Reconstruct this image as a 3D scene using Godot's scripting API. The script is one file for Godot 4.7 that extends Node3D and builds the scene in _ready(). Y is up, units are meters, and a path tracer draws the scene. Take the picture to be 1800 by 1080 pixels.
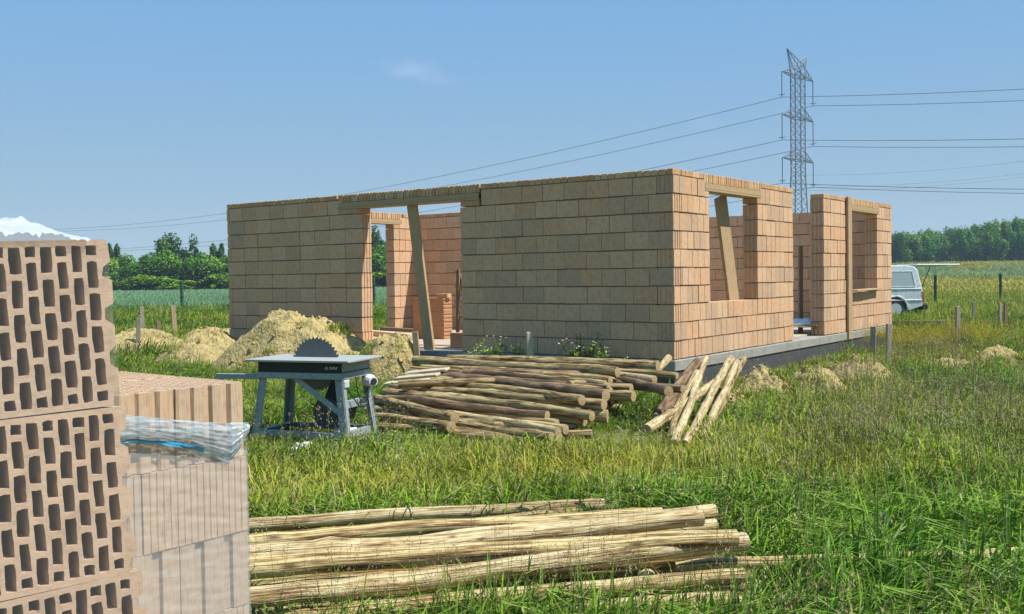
extends Node3D

# ---------------------------------------------------------------- shared state
var rng := RandomNumberGenerator.new()
var taken := {}
var M := {}
var house: Node3D
const HOUSE_AT := Vector3(2.189, 0.424, -13.743)
const HOUSE_TURN := 143.96
var gnoise := FastNoiseLite.new()

func _ready():
	rng.seed = 20140607
	gnoise.seed = 5
	gnoise.frequency = 0.35
	setup_camera_and_light()
	make_materials()
	build_ground()
	build_house()
	build_house_contents()
	build_hedge_and_woods()
	build_pylon_and_wires()
	build_mounds()
	build_front_poles()
	build_middle_poles()
	build_saw()
	build_block_stacks()
	build_van()
	build_stakes_and_posts()
	build_small_things()
	build_grass()

# ---------------------------------------------------------------- camera, sky, sun
func setup_camera_and_light():
	var cam := Camera3D.new()
	cam.name = "camera"
	cam.fov = 33.557
	cam.near = 0.05
	cam.far = 3000.0
	cam.transform = Transform3D(Basis(Vector3(0.999902, -0.013992, 0.00043), Vector3(0.0139986, 0.999431, -0.0306886), Vector3(0.0, 0.0306916, 0.9995289)), Vector3(0, 1.6, 0))
	add_child(cam)
	cam.current = true
	var sky_mat := ProceduralSkyMaterial.new()
	sky_mat.sky_top_color = Color(0.325, 0.537, 0.738)
	sky_mat.sky_horizon_color = Color(0.575, 0.648, 0.66)
	sky_mat.sky_curve = 0.12
	sky_mat.ground_bottom_color = Color(0.35, 0.38, 0.30)
	sky_mat.ground_horizon_color = Color(0.62, 0.71, 0.75)
	sky_mat.sun_angle_max = 8.0
	sky_mat.sky_cover = ImageTexture.create_from_image(cloud_cover())
	sky_mat.sky_cover_modulate = Color(1, 1, 1, 1)
	var sky := Sky.new()
	sky.sky_material = sky_mat
	var env := Environment.new()
	env.background_mode = Environment.BG_SKY
	env.sky = sky
	env.ambient_light_source = Environment.AMBIENT_SOURCE_SKY
	env.tonemap_mode = Environment.TONE_MAPPER_LINEAR
	env.tonemap_exposure = 1.55
	env.fog_enabled = true
	env.fog_density = 0.0004
	env.fog_light_color = Color(0.78, 0.86, 0.92)
	env.sdfgi_enabled = true
	env.ssao_enabled = true
	env.ssil_enabled = true
	var we := WorldEnvironment.new()
	we.name = "world_environment"
	we.environment = env
	add_child(we)
	var sun := DirectionalLight3D.new()
	sun.name = "sun"
	sun.light_energy = 1.5
	sun.light_color = Color(1.0, 0.995, 0.98)
	sun.light_angular_distance = 0.5
	sun.shadow_enabled = true
	add_child(sun)
	sun.look_at_from_position(Vector3.ZERO, -Vector3(0.605, 1.0, 0.18), Vector3.UP)

func cloud_cover() -> Image:
	var im := Image.create(2048, 1024, false, Image.FORMAT_RGBA8)
	im.fill(Color(0, 0, 0, 0))
	var n := FastNoiseLite.new()
	n.seed = 9
	n.frequency = 0.16
	for c in [[993.0, 447.0, 7.5, 3.0, 0.34], [1001.0, 450.0, 8.0, 1.4, 0.16], [1085.0, 465.0, 4.0, 2.2, 0.12], [1086.0, 471.0, 14.0, 2.0, 0.08]]:
		for y in range(int(c[1]) - 14, int(c[1]) + 14):
			for x in range(int(c[0]) - 34, int(c[0]) + 34):
				var dx = (x - c[0]) / c[2]
				var dy = (y - c[1]) / c[3]
				var a = clampf(1.0 - sqrt(dx * dx + dy * dy) * (0.8 + 0.5 * n.get_noise_2d(x, y)), 0, 1)
				if a > 0:
					var wx := posmod(x - 1024, 2048)
					var old = im.get_pixel(wx, y).a
					im.set_pixel(wx, y, Color(0.52, 0.45, 0.46, minf(1.0, old + a * c[4])))
	return im

# ---------------------------------------------------------------- materials
func lin(r: float, g: float, b: float) -> Color:
	return Color(r, g, b).linear_to_srgb()

func noise_grey(w: int, h: int, freq: float, seed_: int, oct := 4) -> Image:
	var n := FastNoiseLite.new()
	n.noise_type = FastNoiseLite.TYPE_SIMPLEX_SMOOTH
	n.seed = seed_
	n.frequency = freq
	n.fractal_octaves = oct
	var im := n.get_seamless_image(w, h)
	im.convert(Image.FORMAT_L8)
	return im

# colours (linear) along a ramp of the noise value -> picture
func ramp_tex(layers: Array, ramp: Array, size := 512, contrast := 1.7) -> ImageTexture:
	# layers: [freq_w, freq_h as image size before stretch, freq, seed, weight]
	var vals := PackedFloat32Array()
	vals.resize(size * size)
	var total := 0.0
	for l in layers:
		var im := noise_grey(l[0], l[1], l[2], l[3])
		if l[0] != size or l[1] != size:
			im.resize(size, size, Image.INTERPOLATE_CUBIC)
		var d := im.get_data()
		for i in size * size:
			vals[i] += d[i] / 255.0 * l[4]
		total += l[4]
	var bytes := PackedByteArray()
	bytes.resize(size * size * 3)
	var table := []
	for i in 256:
		var t := i / 255.0 * (ramp.size() - 1)
		var k := mini(int(t), ramp.size() - 2)
		var c: Color = (ramp[k] as Color).lerp(ramp[k + 1], t - k).linear_to_srgb()
		table.append([int(c.r * 255), int(c.g * 255), int(c.b * 255)])
	for i in size * size:
		var v := clampi(int((vals[i] / total - 0.5) * contrast * 255 + 127), 0, 255)
		bytes[i * 3] = table[v][0]
		bytes[i * 3 + 1] = table[v][1]
		bytes[i * 3 + 2] = table[v][2]
	return ImageTexture.create_from_image(Image.create_from_data(size, size, false, Image.FORMAT_RGB8, bytes))

# long thin drying cracks and a few brown knots drawn into a wood picture
func add_cracks(t: ImageTexture) -> ImageTexture:
	var im := t.get_image()
	var n := im.get_width()
	for k in 150:
		var x := rng.randf() * n
		var y := rng.randi() % n
		var l := rng.randi_range(40, 300)
		var w := rng.randi_range(1, 3)
		var dark := rng.randf_range(0.25, 0.6)
		for i in l:
			x += rng.randf_range(-0.35, 0.35)
			var fade := sin(PI * i / l)
			for j in w:
				var px := posmod(int(x) + j, n)
				var py := posmod(y + i, n)
				var c := im.get_pixel(px, py)
				im.set_pixel(px, py, c.lerp(Color(c.r * dark, c.g * dark * 0.9, c.b * dark * 0.8), fade))
	for k in 10:
		var cx := rng.randi() % n
		var cy := rng.randi() % n
		var r := rng.randi_range(7, 16)
		for i in range(-r, r + 1):
			for j in range(-r, r + 1):
				var q := sqrt(float(i * i + j * j)) / r
				if q < 1.0:
					var px := posmod(cx + i, n)
					var py := posmod(cy + j, n)
					var c := im.get_pixel(px, py)
					im.set_pixel(px, py, c.lerp(Color(c.r * 0.45, c.g * 0.36, c.b * 0.28), (1.0 - q) * 0.9))
	return ImageTexture.create_from_image(im)

func grey_tex(layers: Array, size := 512) -> ImageTexture:
	return ramp_tex(layers, [Color(0, 0, 0), Color(1, 1, 1)], size)

func tri_mat(col: Color, tex: Texture2D, scale: float, rough: float, bump: Texture2D = null, bump_cm := 0.0, world := true) -> StandardMaterial3D:
	var m := StandardMaterial3D.new()
	m.albedo_color = col.linear_to_srgb()
	m.albedo_texture = tex
	m.roughness = rough
	m.metallic_specular = 0.3
	m.uv1_triplanar = true
	m.uv1_world_triplanar = world
	m.uv1_triplanar_sharpness = 6.0
	m.uv1_scale = Vector3.ONE * scale
	if bump:
		m.heightmap_enabled = true
		m.heightmap_texture = bump
		m.heightmap_scale = bump_cm
	return m

func plain(col: Color, rough := 0.7, metal := 0.0) -> StandardMaterial3D:
	var m := StandardMaterial3D.new()
	m.albedo_color = col.linear_to_srgb()
	m.roughness = rough
	m.metallic = metal
	return m

func make_materials():
	var mott := ramp_tex([[512, 512, 0.012, 1, 1.0], [512, 512, 0.06, 2, 0.7], [512, 512, 0.25, 12, 0.6]], [Color(0.62, 0.60, 0.58), Color(0.86, 0.84, 0.80), Color(1, 1, 1), Color(1.0, 0.95, 0.88)])
	var streak := ramp_tex([[512, 64, 0.06, 3, 1.0], [512, 512, 0.02, 4, 0.9], [512, 512, 0.2, 14, 0.5]], [Color(0.66, 0.63, 0.60), Color(0.88, 0.85, 0.81), Color(1, 1, 1), Color(0.97, 0.91, 0.84)])
	var groove := grey_tex([[512, 32, 0.10, 5, 1.0], [512, 512, 0.2, 6, 0.5]])
	var rough_b := grey_tex([[512, 512, 0.05, 7, 1.0], [512, 512, 0.3, 8, 0.8]])
	M.mott = mott
	M.streak = streak
	M.rough_b = rough_b
	# clay blocks: ten firings
	var clay := [[0.592, 0.374, 0.218], [0.63, 0.394, 0.227], [0.571, 0.355, 0.206], [0.628, 0.37, 0.205], [0.534, 0.348, 0.212], [0.64, 0.406, 0.24], [0.591, 0.351, 0.196], [0.625, 0.403, 0.243], [0.516, 0.336, 0.205], [0.606, 0.376, 0.213]]
	M.clay = []
	for c in clay:
		M.clay.append(tri_mat(Color(c[0], c[1], c[2]), streak, 1.3, 0.9, groove, 0.5))
	M.brick = []
	for c in [[0.57, 0.348, 0.172], [0.54, 0.291, 0.138], [0.6, 0.404, 0.224], [0.5, 0.301, 0.155]]:
		M.brick.append(tri_mat(Color(c[0], c[1], c[2]), mott, 1.7, 0.9, rough_b, 0.4))
	M.red_clay = tri_mat(Color(0.44, 0.235, 0.125), streak, 1.7, 0.9, groove, 0.4)
	M.near_clay = []
	for c in [[0.467, 0.321, 0.216], [0.484, 0.328, 0.216], [0.458, 0.309, 0.204]]:
		M.near_clay.append(tri_mat(Color(c[0], c[1], c[2]), mott, 3.0, 0.92, rough_b, 0.08))
	M.stack_clay = []
	for c in [[0.513, 0.362, 0.238], [0.531, 0.362, 0.226], [0.495, 0.35, 0.235]]:
		M.stack_clay.append(tri_mat(Color(c[0], c[1], c[2]), streak, 2.2, 0.9, groove, 0.3))
	M.mortar = tri_mat(Color(0.28, 0.225, 0.165), mott, 2.0, 0.95, rough_b, 0.6)
	M.concrete = tri_mat(Color(0.31, 0.295, 0.255), mott, 0.8, 0.9, rough_b, 0.4)
	M.bitumen = tri_mat(Color(0.075, 0.075, 0.078), mott, 0.9, 0.65, rough_b, 0.5)
	M.slab = tri_mat(Color(0.47, 0.37, 0.26), mott, 0.7, 0.95, rough_b, 0.8)
	# wood
	var pole_a := ramp_tex([[512, 24, 0.10, 21, 1.0], [256, 128, 0.03, 22, 0.9], [512, 96, 0.2, 23, 0.7]], [Color(0.10, 0.055, 0.02), Color(0.27, 0.165, 0.06), Color(0.43, 0.31, 0.14), Color(0.55, 0.43, 0.22), Color(0.64, 0.54, 0.31), Color(0.33, 0.22, 0.10)], 512, 2.4)
	var pole_b := ramp_tex([[512, 24, 0.10, 31, 1.0], [256, 128, 0.035, 32, 1.1], [512, 96, 0.2, 33, 0.7]], [Color(0.05, 0.03, 0.014), Color(0.15, 0.09, 0.035), Color(0.28, 0.18, 0.07), Color(0.42, 0.30, 0.12), Color(0.50, 0.40, 0.19), Color(0.28, 0.19, 0.085)], 512, 2.4)
	var pole_c := ramp_tex([[512, 24, 0.10, 41, 1.0], [256, 128, 0.035, 42, 1.1], [512, 96, 0.2, 43, 0.7]], [Color(0.05, 0.03, 0.018), Color(0.12, 0.07, 0.035), Color(0.21, 0.13, 0.065), Color(0.28, 0.18, 0.09), Color(0.37, 0.27, 0.16)], 512, 2.4)
	var pole_d := ramp_tex([[512, 24, 0.09, 44, 1.0], [256, 96, 0.03, 45, 1.3], [512, 96, 0.2, 46, 0.6]], [Color(0.10, 0.055, 0.022), Color(0.22, 0.125, 0.05), Color(0.40, 0.27, 0.105), Color(0.54, 0.41, 0.17), Color(0.62, 0.51, 0.26), Color(0.36, 0.24, 0.11)], 512, 2.4)
	var pole_bump := grey_tex([[512, 24, 0.12, 51, 1.0], [512, 128, 0.15, 52, 0.7]])
	M.pole = []
	for t in [pole_a, pole_b, pole_c, pole_d]:
		var m := StandardMaterial3D.new()
		m.albedo_texture = add_cracks(t)
		m.roughness = 0.75
		m.metallic_specular = 0.35
		m.heightmap_enabled = true
		m.heightmap_texture = pole_bump
		m.heightmap_scale = 0.35
		M.pole.append(m)
	var cut := ramp_tex([[512, 512, 0.02, 61, 1.0], [512, 512, 0.15, 62, 0.8]], [Color(0.20, 0.125, 0.06), Color(0.38, 0.27, 0.13), Color(0.50, 0.37, 0.20)], 256)
	M.cut = tri_mat(Color(1, 1, 1), cut, 6.0, 0.85)
	var plank := ramp_tex([[512, 24, 0.10, 71, 1.0], [512, 256, 0.03, 72, 0.6], [512, 96, 0.2, 73, 0.5]], [Color(0.55, 0.50, 0.45), Color(0.80, 0.76, 0.70), Color(1, 1, 1), Color(0.92, 0.86, 0.78)])
	M.plank = tri_mat(Color(0.44, 0.31, 0.17), plank, 1.6, 0.8, pole_bump, 0.3)
	M.plank_grey = tri_mat(Color(0.33, 0.29, 0.22), plank, 1.6, 0.85, pole_bump, 0.3)
	M.plank_dark = tri_mat(Color(0.22, 0.16, 0.10), plank, 1.6, 0.85, pole_bump, 0.3)
	M.plank_pale = tri_mat(Color(0.60, 0.50, 0.34), plank, 1.6, 0.8, pole_bump, 0.3)
	# sand
	var sand := ramp_tex([[512, 512, 0.015, 81, 1.0], [512, 512, 0.08, 82, 0.8], [512, 512, 0.3, 83, 0.8]], [Color(0.22, 0.15, 0.055), Color(0.40, 0.30, 0.12), Color(0.47, 0.365, 0.155), Color(0.53, 0.43, 0.20)])
	M.sand = tri_mat(Color(1, 1, 1), sand, 0.5, 0.97, rough_b, 5.0)
	# ground
	var soil := ramp_tex([[512, 512, 0.012, 91, 0.8], [512, 512, 0.06, 92, 1.0], [512, 512, 0.3, 93, 1.0]], [Color(0.07, 0.075, 0.02), Color(0.12, 0.125, 0.038), Color(0.18, 0.16, 0.065), Color(0.25, 0.21, 0.11)], 1024)
	M.ground = tri_mat(Color(1, 1, 1), soil, 0.11, 0.95, rough_b, 2.0)
	# metal and paint
	var worn := ramp_tex([[512, 512, 0.02, 101, 1.0], [512, 512, 0.2, 102, 0.6]], [Color(0.62, 0.60, 0.56), Color(0.9, 0.9, 0.9), Color(1, 1, 1)], 256)
	M.saw_paint = tri_mat(Color(0.29, 0.325, 0.315), worn, 2.5, 0.5, rough_b, 0.05)
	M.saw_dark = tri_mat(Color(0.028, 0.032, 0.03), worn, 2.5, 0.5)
	M.steel = tri_mat(Color(0.40, 0.40, 0.36), worn, 4.0, 0.6)
	M.steel.metallic = 0.15
	M.blade = tri_mat(Color(0.16, 0.17, 0.175), worn, 5.0, 0.45)
	M.blade.metallic = 0.35
	M.motor = tri_mat(Color(0.07, 0.08, 0.08), worn, 4.0, 0.5)
	M.rubber = plain(Color(0.02, 0.02, 0.02), 0.8)
	M.white_plastic = plain(Color(0.72, 0.72, 0.72), 0.4)
	M.grey_plastic = plain(Color(0.45, 0.48, 0.50), 0.45)
	M.pylon = plain(Color(0.10, 0.14, 0.17), 0.6, 0.2)
	M.wire = plain(Color(0.09, 0.11, 0.13), 0.6)
	M.van_paint = tri_mat(Color(0.62, 0.67, 0.66), worn, 0.8, 0.28)
	M.van_paint.clearcoat_enabled = true
	M.van_glass = plain(Color(0.34, 0.40, 0.38), 0.2)
	M.red_glass = plain(Color(0.42, 0.06, 0.04), 0.2)
	M.post_green = tri_mat(Color(0.045, 0.09, 0.055), worn, 3.0, 0.6)
	# films
	var f := StandardMaterial3D.new()
	f.albedo_color = Color(0.93, 0.95, 0.96, 0.15)
	f.transparency = BaseMaterial3D.TRANSPARENCY_ALPHA
	f.roughness = 0.22
	f.cull_mode = BaseMaterial3D.CULL_DISABLED
	M.film = f
	var f2 := f.duplicate()
	f2.albedo_color = Color(0.88, 0.90, 0.91, 0.42)
	f2.roughness = 0.28
	M.film_thick = f2
	var f3 := f.duplicate()
	f3.albedo_color = Color(0.16, 0.56, 0.72, 0.85)
	M.film_blue = f3
	var f4 := f.duplicate()
	f4.albedo_color = Color(0.62, 0.74, 0.78, 0.36)
	f4.roughness = 0.16
	M.film_band = f4
	var f5 := f.duplicate()
	f5.albedo_color = Color(0.88, 0.88, 0.86, 0.05)
	f5.roughness = 0.35
	M.film_thin = f5
	# leaves
	M.grass = leaf_mat(0.5)
	M.leaf = leaf_mat(0.6)

func leaf_mat(back: float) -> StandardMaterial3D:
	var m := StandardMaterial3D.new()
	m.vertex_color_use_as_albedo = true
	m.roughness = 0.85
	m.metallic_specular = 0.12
	m.cull_mode = BaseMaterial3D.CULL_DISABLED
	m.backlight_enabled = true
	m.backlight = Color(back, back, back)
	return m

# ---------------------------------------------------------------- naming and tagging
func numbered(called: String) -> String:
	if not taken.has(called):
		taken[called] = 0
		return called
	taken[called] += 1
	return "%s_%03d" % [called, taken[called]]

func tag(o: Node, label: String, category: String, group := ""):
	o.set_meta("label", label)
	o.set_meta("category", category)
	if group:
		o.set_meta("group", group)

func thing(called: String, label: String, category: String, at := Vector3.ZERO, turn := 0.0, group := "") -> Node3D:
	var o := Node3D.new()
	o.name = numbered(called)
	add_child(o)
	o.position = at
	o.rotation.y = turn
	tag(o, label, category, group)
	return o

func put(mesh: Mesh, mat: Material, called: String, parent: Node = null) -> MeshInstance3D:
	var o := MeshInstance3D.new()
	o.mesh = mesh
	if mat:
		o.material_override = mat
	if parent == null:
		o.name = numbered(called)
		add_child(o)
	else:
		o.name = called
		parent.add_child(o, true)
	return o

func commit(st: SurfaceTool, mat: Material, called: String, parent: Node = null, normals := true) -> MeshInstance3D:
	if normals:
		st.generate_normals()
	return put(st.commit(), mat, called, parent)

func begin(smooth := false) -> SurfaceTool:
	var st := SurfaceTool.new()
	st.begin(Mesh.PRIMITIVE_TRIANGLES)
	st.set_smooth_group(0 if smooth else -1)
	return st

# ---------------------------------------------------------------- shapes
func tri_out(st: SurfaceTool, a: Vector3, b: Vector3, c: Vector3, centre: Vector3):
	var n := (b - a).cross(c - a)
	if n.dot((a + b + c) / 3.0 - centre) > 0:
		st.add_vertex(a); st.add_vertex(c); st.add_vertex(b)
	else:
		st.add_vertex(a); st.add_vertex(b); st.add_vertex(c)

func quad_out(st, a, b, c, d, centre):
	tri_out(st, a, b, c, centre)
	tri_out(st, a, c, d, centre)

# triangle whose visible side is the one where a, b, c run anticlockwise
func tri(st: SurfaceTool, a: Vector3, b: Vector3, c: Vector3):
	st.add_vertex(a); st.add_vertex(c); st.add_vertex(b)

func quad(st, a, b, c, d):
	tri(st, a, b, c)
	tri(st, a, c, d)

func cbox(st: SurfaceTool, size: Vector3, xf := Transform3D.IDENTITY, bevel := 0.006):
	var h := size / 2
	var b := minf(bevel, minf(h.x, minf(h.y, h.z)) * 0.6)
	var c := xf.origin
	var P := {}
	for sx in [-1, 1]:
		for sy in [-1, 1]:
			for sz in [-1, 1]:
				P[[sx, sy, sz, 0]] = xf * Vector3(sx * h.x, sy * (h.y - b), sz * (h.z - b))
				P[[sx, sy, sz, 1]] = xf * Vector3(sx * (h.x - b), sy * h.y, sz * (h.z - b))
				P[[sx, sy, sz, 2]] = xf * Vector3(sx * (h.x - b), sy * (h.y - b), sz * h.z)
				tri_out(st, P[[sx, sy, sz, 0]], P[[sx, sy, sz, 1]], P[[sx, sy, sz, 2]], c)
	for s in [-1, 1]:
		quad_out(st, P[[s, -1, -1, 0]], P[[s, 1, -1, 0]], P[[s, 1, 1, 0]], P[[s, -1, 1, 0]], c)
		quad_out(st, P[[-1, s, -1, 1]], P[[1, s, -1, 1]], P[[1, s, 1, 1]], P[[-1, s, 1, 1]], c)
		quad_out(st, P[[-1, -1, s, 2]], P[[1, -1, s, 2]], P[[1, 1, s, 2]], P[[-1, 1, s, 2]], c)
		for t in [-1, 1]:
			quad_out(st, P[[s, t, -1, 0]], P[[s, t, 1, 0]], P[[s, t, 1, 1]], P[[s, t, -1, 1]], c)
			quad_out(st, P[[s, -1, t, 0]], P[[s, 1, t, 0]], P[[s, 1, t, 2]], P[[s, -1, t, 2]], c)
			quad_out(st, P[[-1, s, t, 1]], P[[1, s, t, 1]], P[[1, s, t, 2]], P[[-1, s, t, 2]], c)

func box_mesh(size: Vector3, bevel := 0.006) -> ArrayMesh:
	var st := begin()
	cbox(st, size, Transform3D.IDENTITY, bevel)
	st.generate_normals()
	return st.commit()

# a bar of rectangular section from a to b
func bar(st: SurfaceTool, a: Vector3, b: Vector3, w: float, t: float, side := Vector3.UP, bevel := 0.003):
	var d := (b - a).normalized()
	var s := side - d * side.dot(d)
	if s.length() < 0.01:
		s = Vector3.RIGHT - d * d.x
	s = s.normalized()
	cbox(st, Vector3(a.distance_to(b), w, t), Transform3D(Basis(d, s, d.cross(s)), (a + b) / 2), bevel)

# thin round bar, n sides
func rod(st: SurfaceTool, pts: Array, r, n := 6, caps := true):
	var rings := []
	var up := Vector3.UP
	for i in pts.size():
		var d: Vector3 = (pts[mini(i + 1, pts.size() - 1)] - pts[maxi(i - 1, 0)]).normalized()
		if absf(d.dot(up)) > 0.95:
			up = Vector3.RIGHT
		var u := (up - d * up.dot(d)).normalized()
		var v := d.cross(u)
		var rr: float = r[i] if r is Array else r
		var ring := []
		for k in n:
			var a := TAU * k / n
			ring.append(pts[i] + (u * cos(a) + v * sin(a)) * rr)
		rings.append(ring)
	for i in pts.size() - 1:
		var mid: Vector3 = (pts[i] + pts[i + 1]) / 2
		for k in n:
			var k2 := (k + 1) % n
			quad_out(st, rings[i][k], rings[i][k2], rings[i + 1][k2], rings[i + 1][k], mid)
	if caps:
		for e in [[0, 1], [pts.size() - 1, pts.size() - 2]]:
			for k in n:
				tri_out(st, pts[e[0]], rings[e[0]][k], rings[e[0]][(k + 1) % n], pts[e[1]])

# profile in x, z (any order) pulled up from y0 to y1
func prism(st: SurfaceTool, prof: PackedVector2Array, y0: float, y1: float, xf := Transform3D.IDENTITY):
	if not Geometry2D.is_polygon_clockwise(prof):
		prof = prof.duplicate()
		prof.reverse()
	var n := prof.size()
	for i in n:
		var a := prof[i]
		var b := prof[(i + 1) % n]
		quad(st, xf * Vector3(a.x, y0, a.y), xf * Vector3(a.x, y1, a.y), xf * Vector3(b.x, y1, b.y), xf * Vector3(b.x, y0, b.y))
	var t := Geometry2D.triangulate_polygon(prof)
	for i in range(0, t.size(), 3):
		var a := prof[t[i]]
		var b := prof[t[i + 1]]
		var c := prof[t[i + 2]]
		var area := (b - a).cross(c - a)
		if area > 0:
			var s := b
			b = c
			c = s
		tri(st, xf * Vector3(a.x, y1, a.y), xf * Vector3(b.x, y1, b.y), xf * Vector3(c.x, y1, c.y))
		tri(st, xf * Vector3(a.x, y0, a.y), xf * Vector3(c.x, y0, c.y), xf * Vector3(b.x, y0, b.y))

# ---------------------------------------------------------------- ground
func ground_y(x: float, z: float) -> float:
	var d := -z
	var y := gnoise.get_noise_2d(x * 0.6, z * 0.6) * 0.05 * smoothstep(6.0, 14.0, d) * (1.0 - smoothstep(50, 90, d))
	y += smoothstep(60, 210, d) * smoothstep(0.06, 0.30, x / maxf(d, 1.0)) * 2.7
	return y

func build_ground():
	var st := begin(true)
	var nx := 120
	var nz := 130
	var xs := []
	var zs := []
	for i in nx + 1:
		var t := i / float(nx) * 2 - 1
		xs.append(900.0 * (0.03 * t + 0.97 * pow(absf(t), 3.2) * signf(t)))
	for j in nz + 1:
		var t := j / float(nz)
		zs.append(25.0 - 1100.0 * (0.06 * t + 0.94 * pow(t, 3.2)))
	for i in nx:
		for j in nz:
			var q := []
			for c in [[i, j], [i, j + 1], [i + 1, j + 1], [i + 1, j]]:
				q.append(Vector3(xs[c[0]], ground_y(xs[c[0]], zs[c[1]]), zs[c[1]]))
			quad(st, q[0], q[3], q[2], q[1])
	var g := commit(st, M.ground, "ground")
	g.set_meta("kind", "structure")

# ---------------------------------------------------------------- the house
var block_meshes := {}

# top outline of a clay block: grooved ends, optional seam in the middle of its long faces
func block_profile(l: float, w: float, grooved: bool, seam: bool) -> PackedVector2Array:
	var p := PackedVector2Array()
	var hx := l / 2
	var hz := w / 2
	var g := 0.011
	p.append(Vector2(-hx, -hz))
	if seam:
		p.append_array([Vector2(-0.006, -hz), Vector2(-0.003, -hz + 0.014), Vector2(0.003, -hz + 0.014), Vector2(0.006, -hz)])
	p.append(Vector2(hx, -hz))
	if grooved:
		for k in 3:
			var z := -hz + w * (0.22 + 0.28 * k)
			p.append_array([Vector2(hx, z - 0.018), Vector2(hx - g, z - 0.012), Vector2(hx - g, z + 0.012), Vector2(hx, z + 0.018)])
	p.append(Vector2(hx, hz))
	if seam:
		p.append_array([Vector2(0.006, hz), Vector2(0.003, hz - 0.014), Vector2(-0.003, hz - 0.014), Vector2(-0.006, hz)])
	p.append(Vector2(-hx, hz))
	if grooved:
		for k in 3:
			var z := hz - w * (0.22 + 0.28 * k)
			p.append_array([Vector2(-hx, z + 0.018), Vector2(-hx + g, z + 0.012), Vector2(-hx + g, z - 0.012), Vector2(-hx, z - 0.018)])
	return p

func block_mesh(l: float, h: float, seam: bool) -> ArrayMesh:
	var key := [snappedf(l, 0.005), snappedf(h, 0.005), seam]
	if not block_meshes.has(key):
		var st := begin()
		prism(st, block_profile(l, 0.25, l > 0.2 and h > 0.2, seam and l > 0.3), 0, h)
		st.generate_normals()
		block_meshes[key] = st.commit()
	return block_meshes[key]

var pending := []       # blocks waiting to be placed: [mesh, transform in the house, material, distance]

# one straight wall of ten courses; axis 0 runs along x, 1 along z
func lay_wall(axis: int, off: float, from: float, to: float, openings: Array, corner_shift: Array, seam: bool, seen: bool, mortar: SurfaceTool):
	for k in 10:
		var a = from + (corner_shift[0] if (k + corner_shift[2]) % 2 == 1 else 0.0)
		var b = to - (corner_shift[1] if (k + corner_shift[2]) % 2 == 1 else 0.0)
		var y := k * 0.25 + 0.017
		var parts := [[a, b]]
		for o in openings:
			# o: from, to, sill, head
			if y + 0.2 <= o[2] or y >= o[3]:
				continue
			var bear: float = o[4] if k == 9 else 0.0
			var nxt := []
			for p in parts:
				if o[1] + bear <= p[0] or o[0] - bear >= p[1]:
					nxt.append(p)
					continue
				if o[0] - bear > p[0] + 0.03:
					nxt.append([p[0], o[0] - bear])
				if o[1] + bear < p[1] - 0.03:
					nxt.append([o[1] + bear, p[1]])
			parts = nxt
		for p in parts:
			var mc := Vector3((p[0] + p[1]) / 2, k * 0.25 + 0.008, off + 0.125)
			var ms := Vector3(p[1] - p[0] - 0.04, 0.018, 0.220)
			if axis == 1:
				mc = Vector3(mc.z, mc.y, mc.x)
				ms = Vector3(ms.z, ms.y, ms.x)
			cbox(mortar, ms, Transform3D(Basis.IDENTITY, mc), 0.001)
			var x: float = p[0]
			if k % 2 == 1 and p[1] - p[0] > 0.6 and absf(p[0] - from) > 0.3:
				x = p[0]
			var first: bool = k % 2 == 1
			while x < p[1] - 0.02:
				var l := 0.375
				if first and corner_shift[0] == 0.0 and absf(x - p[0]) < 0.01:
					l = 0.19
				if x + l > p[1] - 0.06:
					l = p[1] - x
				if l > 0.45:
					l = l / 2
				add_block(axis, x, l, off, y, 0.232, seam, seen)
				x += l

func add_block(axis: int, x: float, l: float, off: float, y: float, h: float, seam: bool, seen: bool):
	var j := Vector3(rng.randf_range(-0.001, 0.001), rng.randf_range(-0.004, 0.003), rng.randf_range(-0.006, 0.006))
	var at := Vector3(x + l / 2, y, off + 0.125) + j
	var b := Basis.IDENTITY
	if axis == 1:
		at = Vector3(at.z, at.y, at.x)
		b = Basis(Vector3(0, 0, 1), Vector3.UP, Vector3(-1, 0, 0))
	var xf := Transform3D(b, at)
	b = b.rotated(Vector3.UP, rng.randf_range(-0.004, 0.004))
	var dist := (house.transform * at).distance_to(Vector3(0, 1.6, 0)) if seen else 999.0
	pending.append([block_mesh(l - 0.007, h, seam), Transform3D(b, at), rng.randi() % M.clay.size(), dist])

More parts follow.
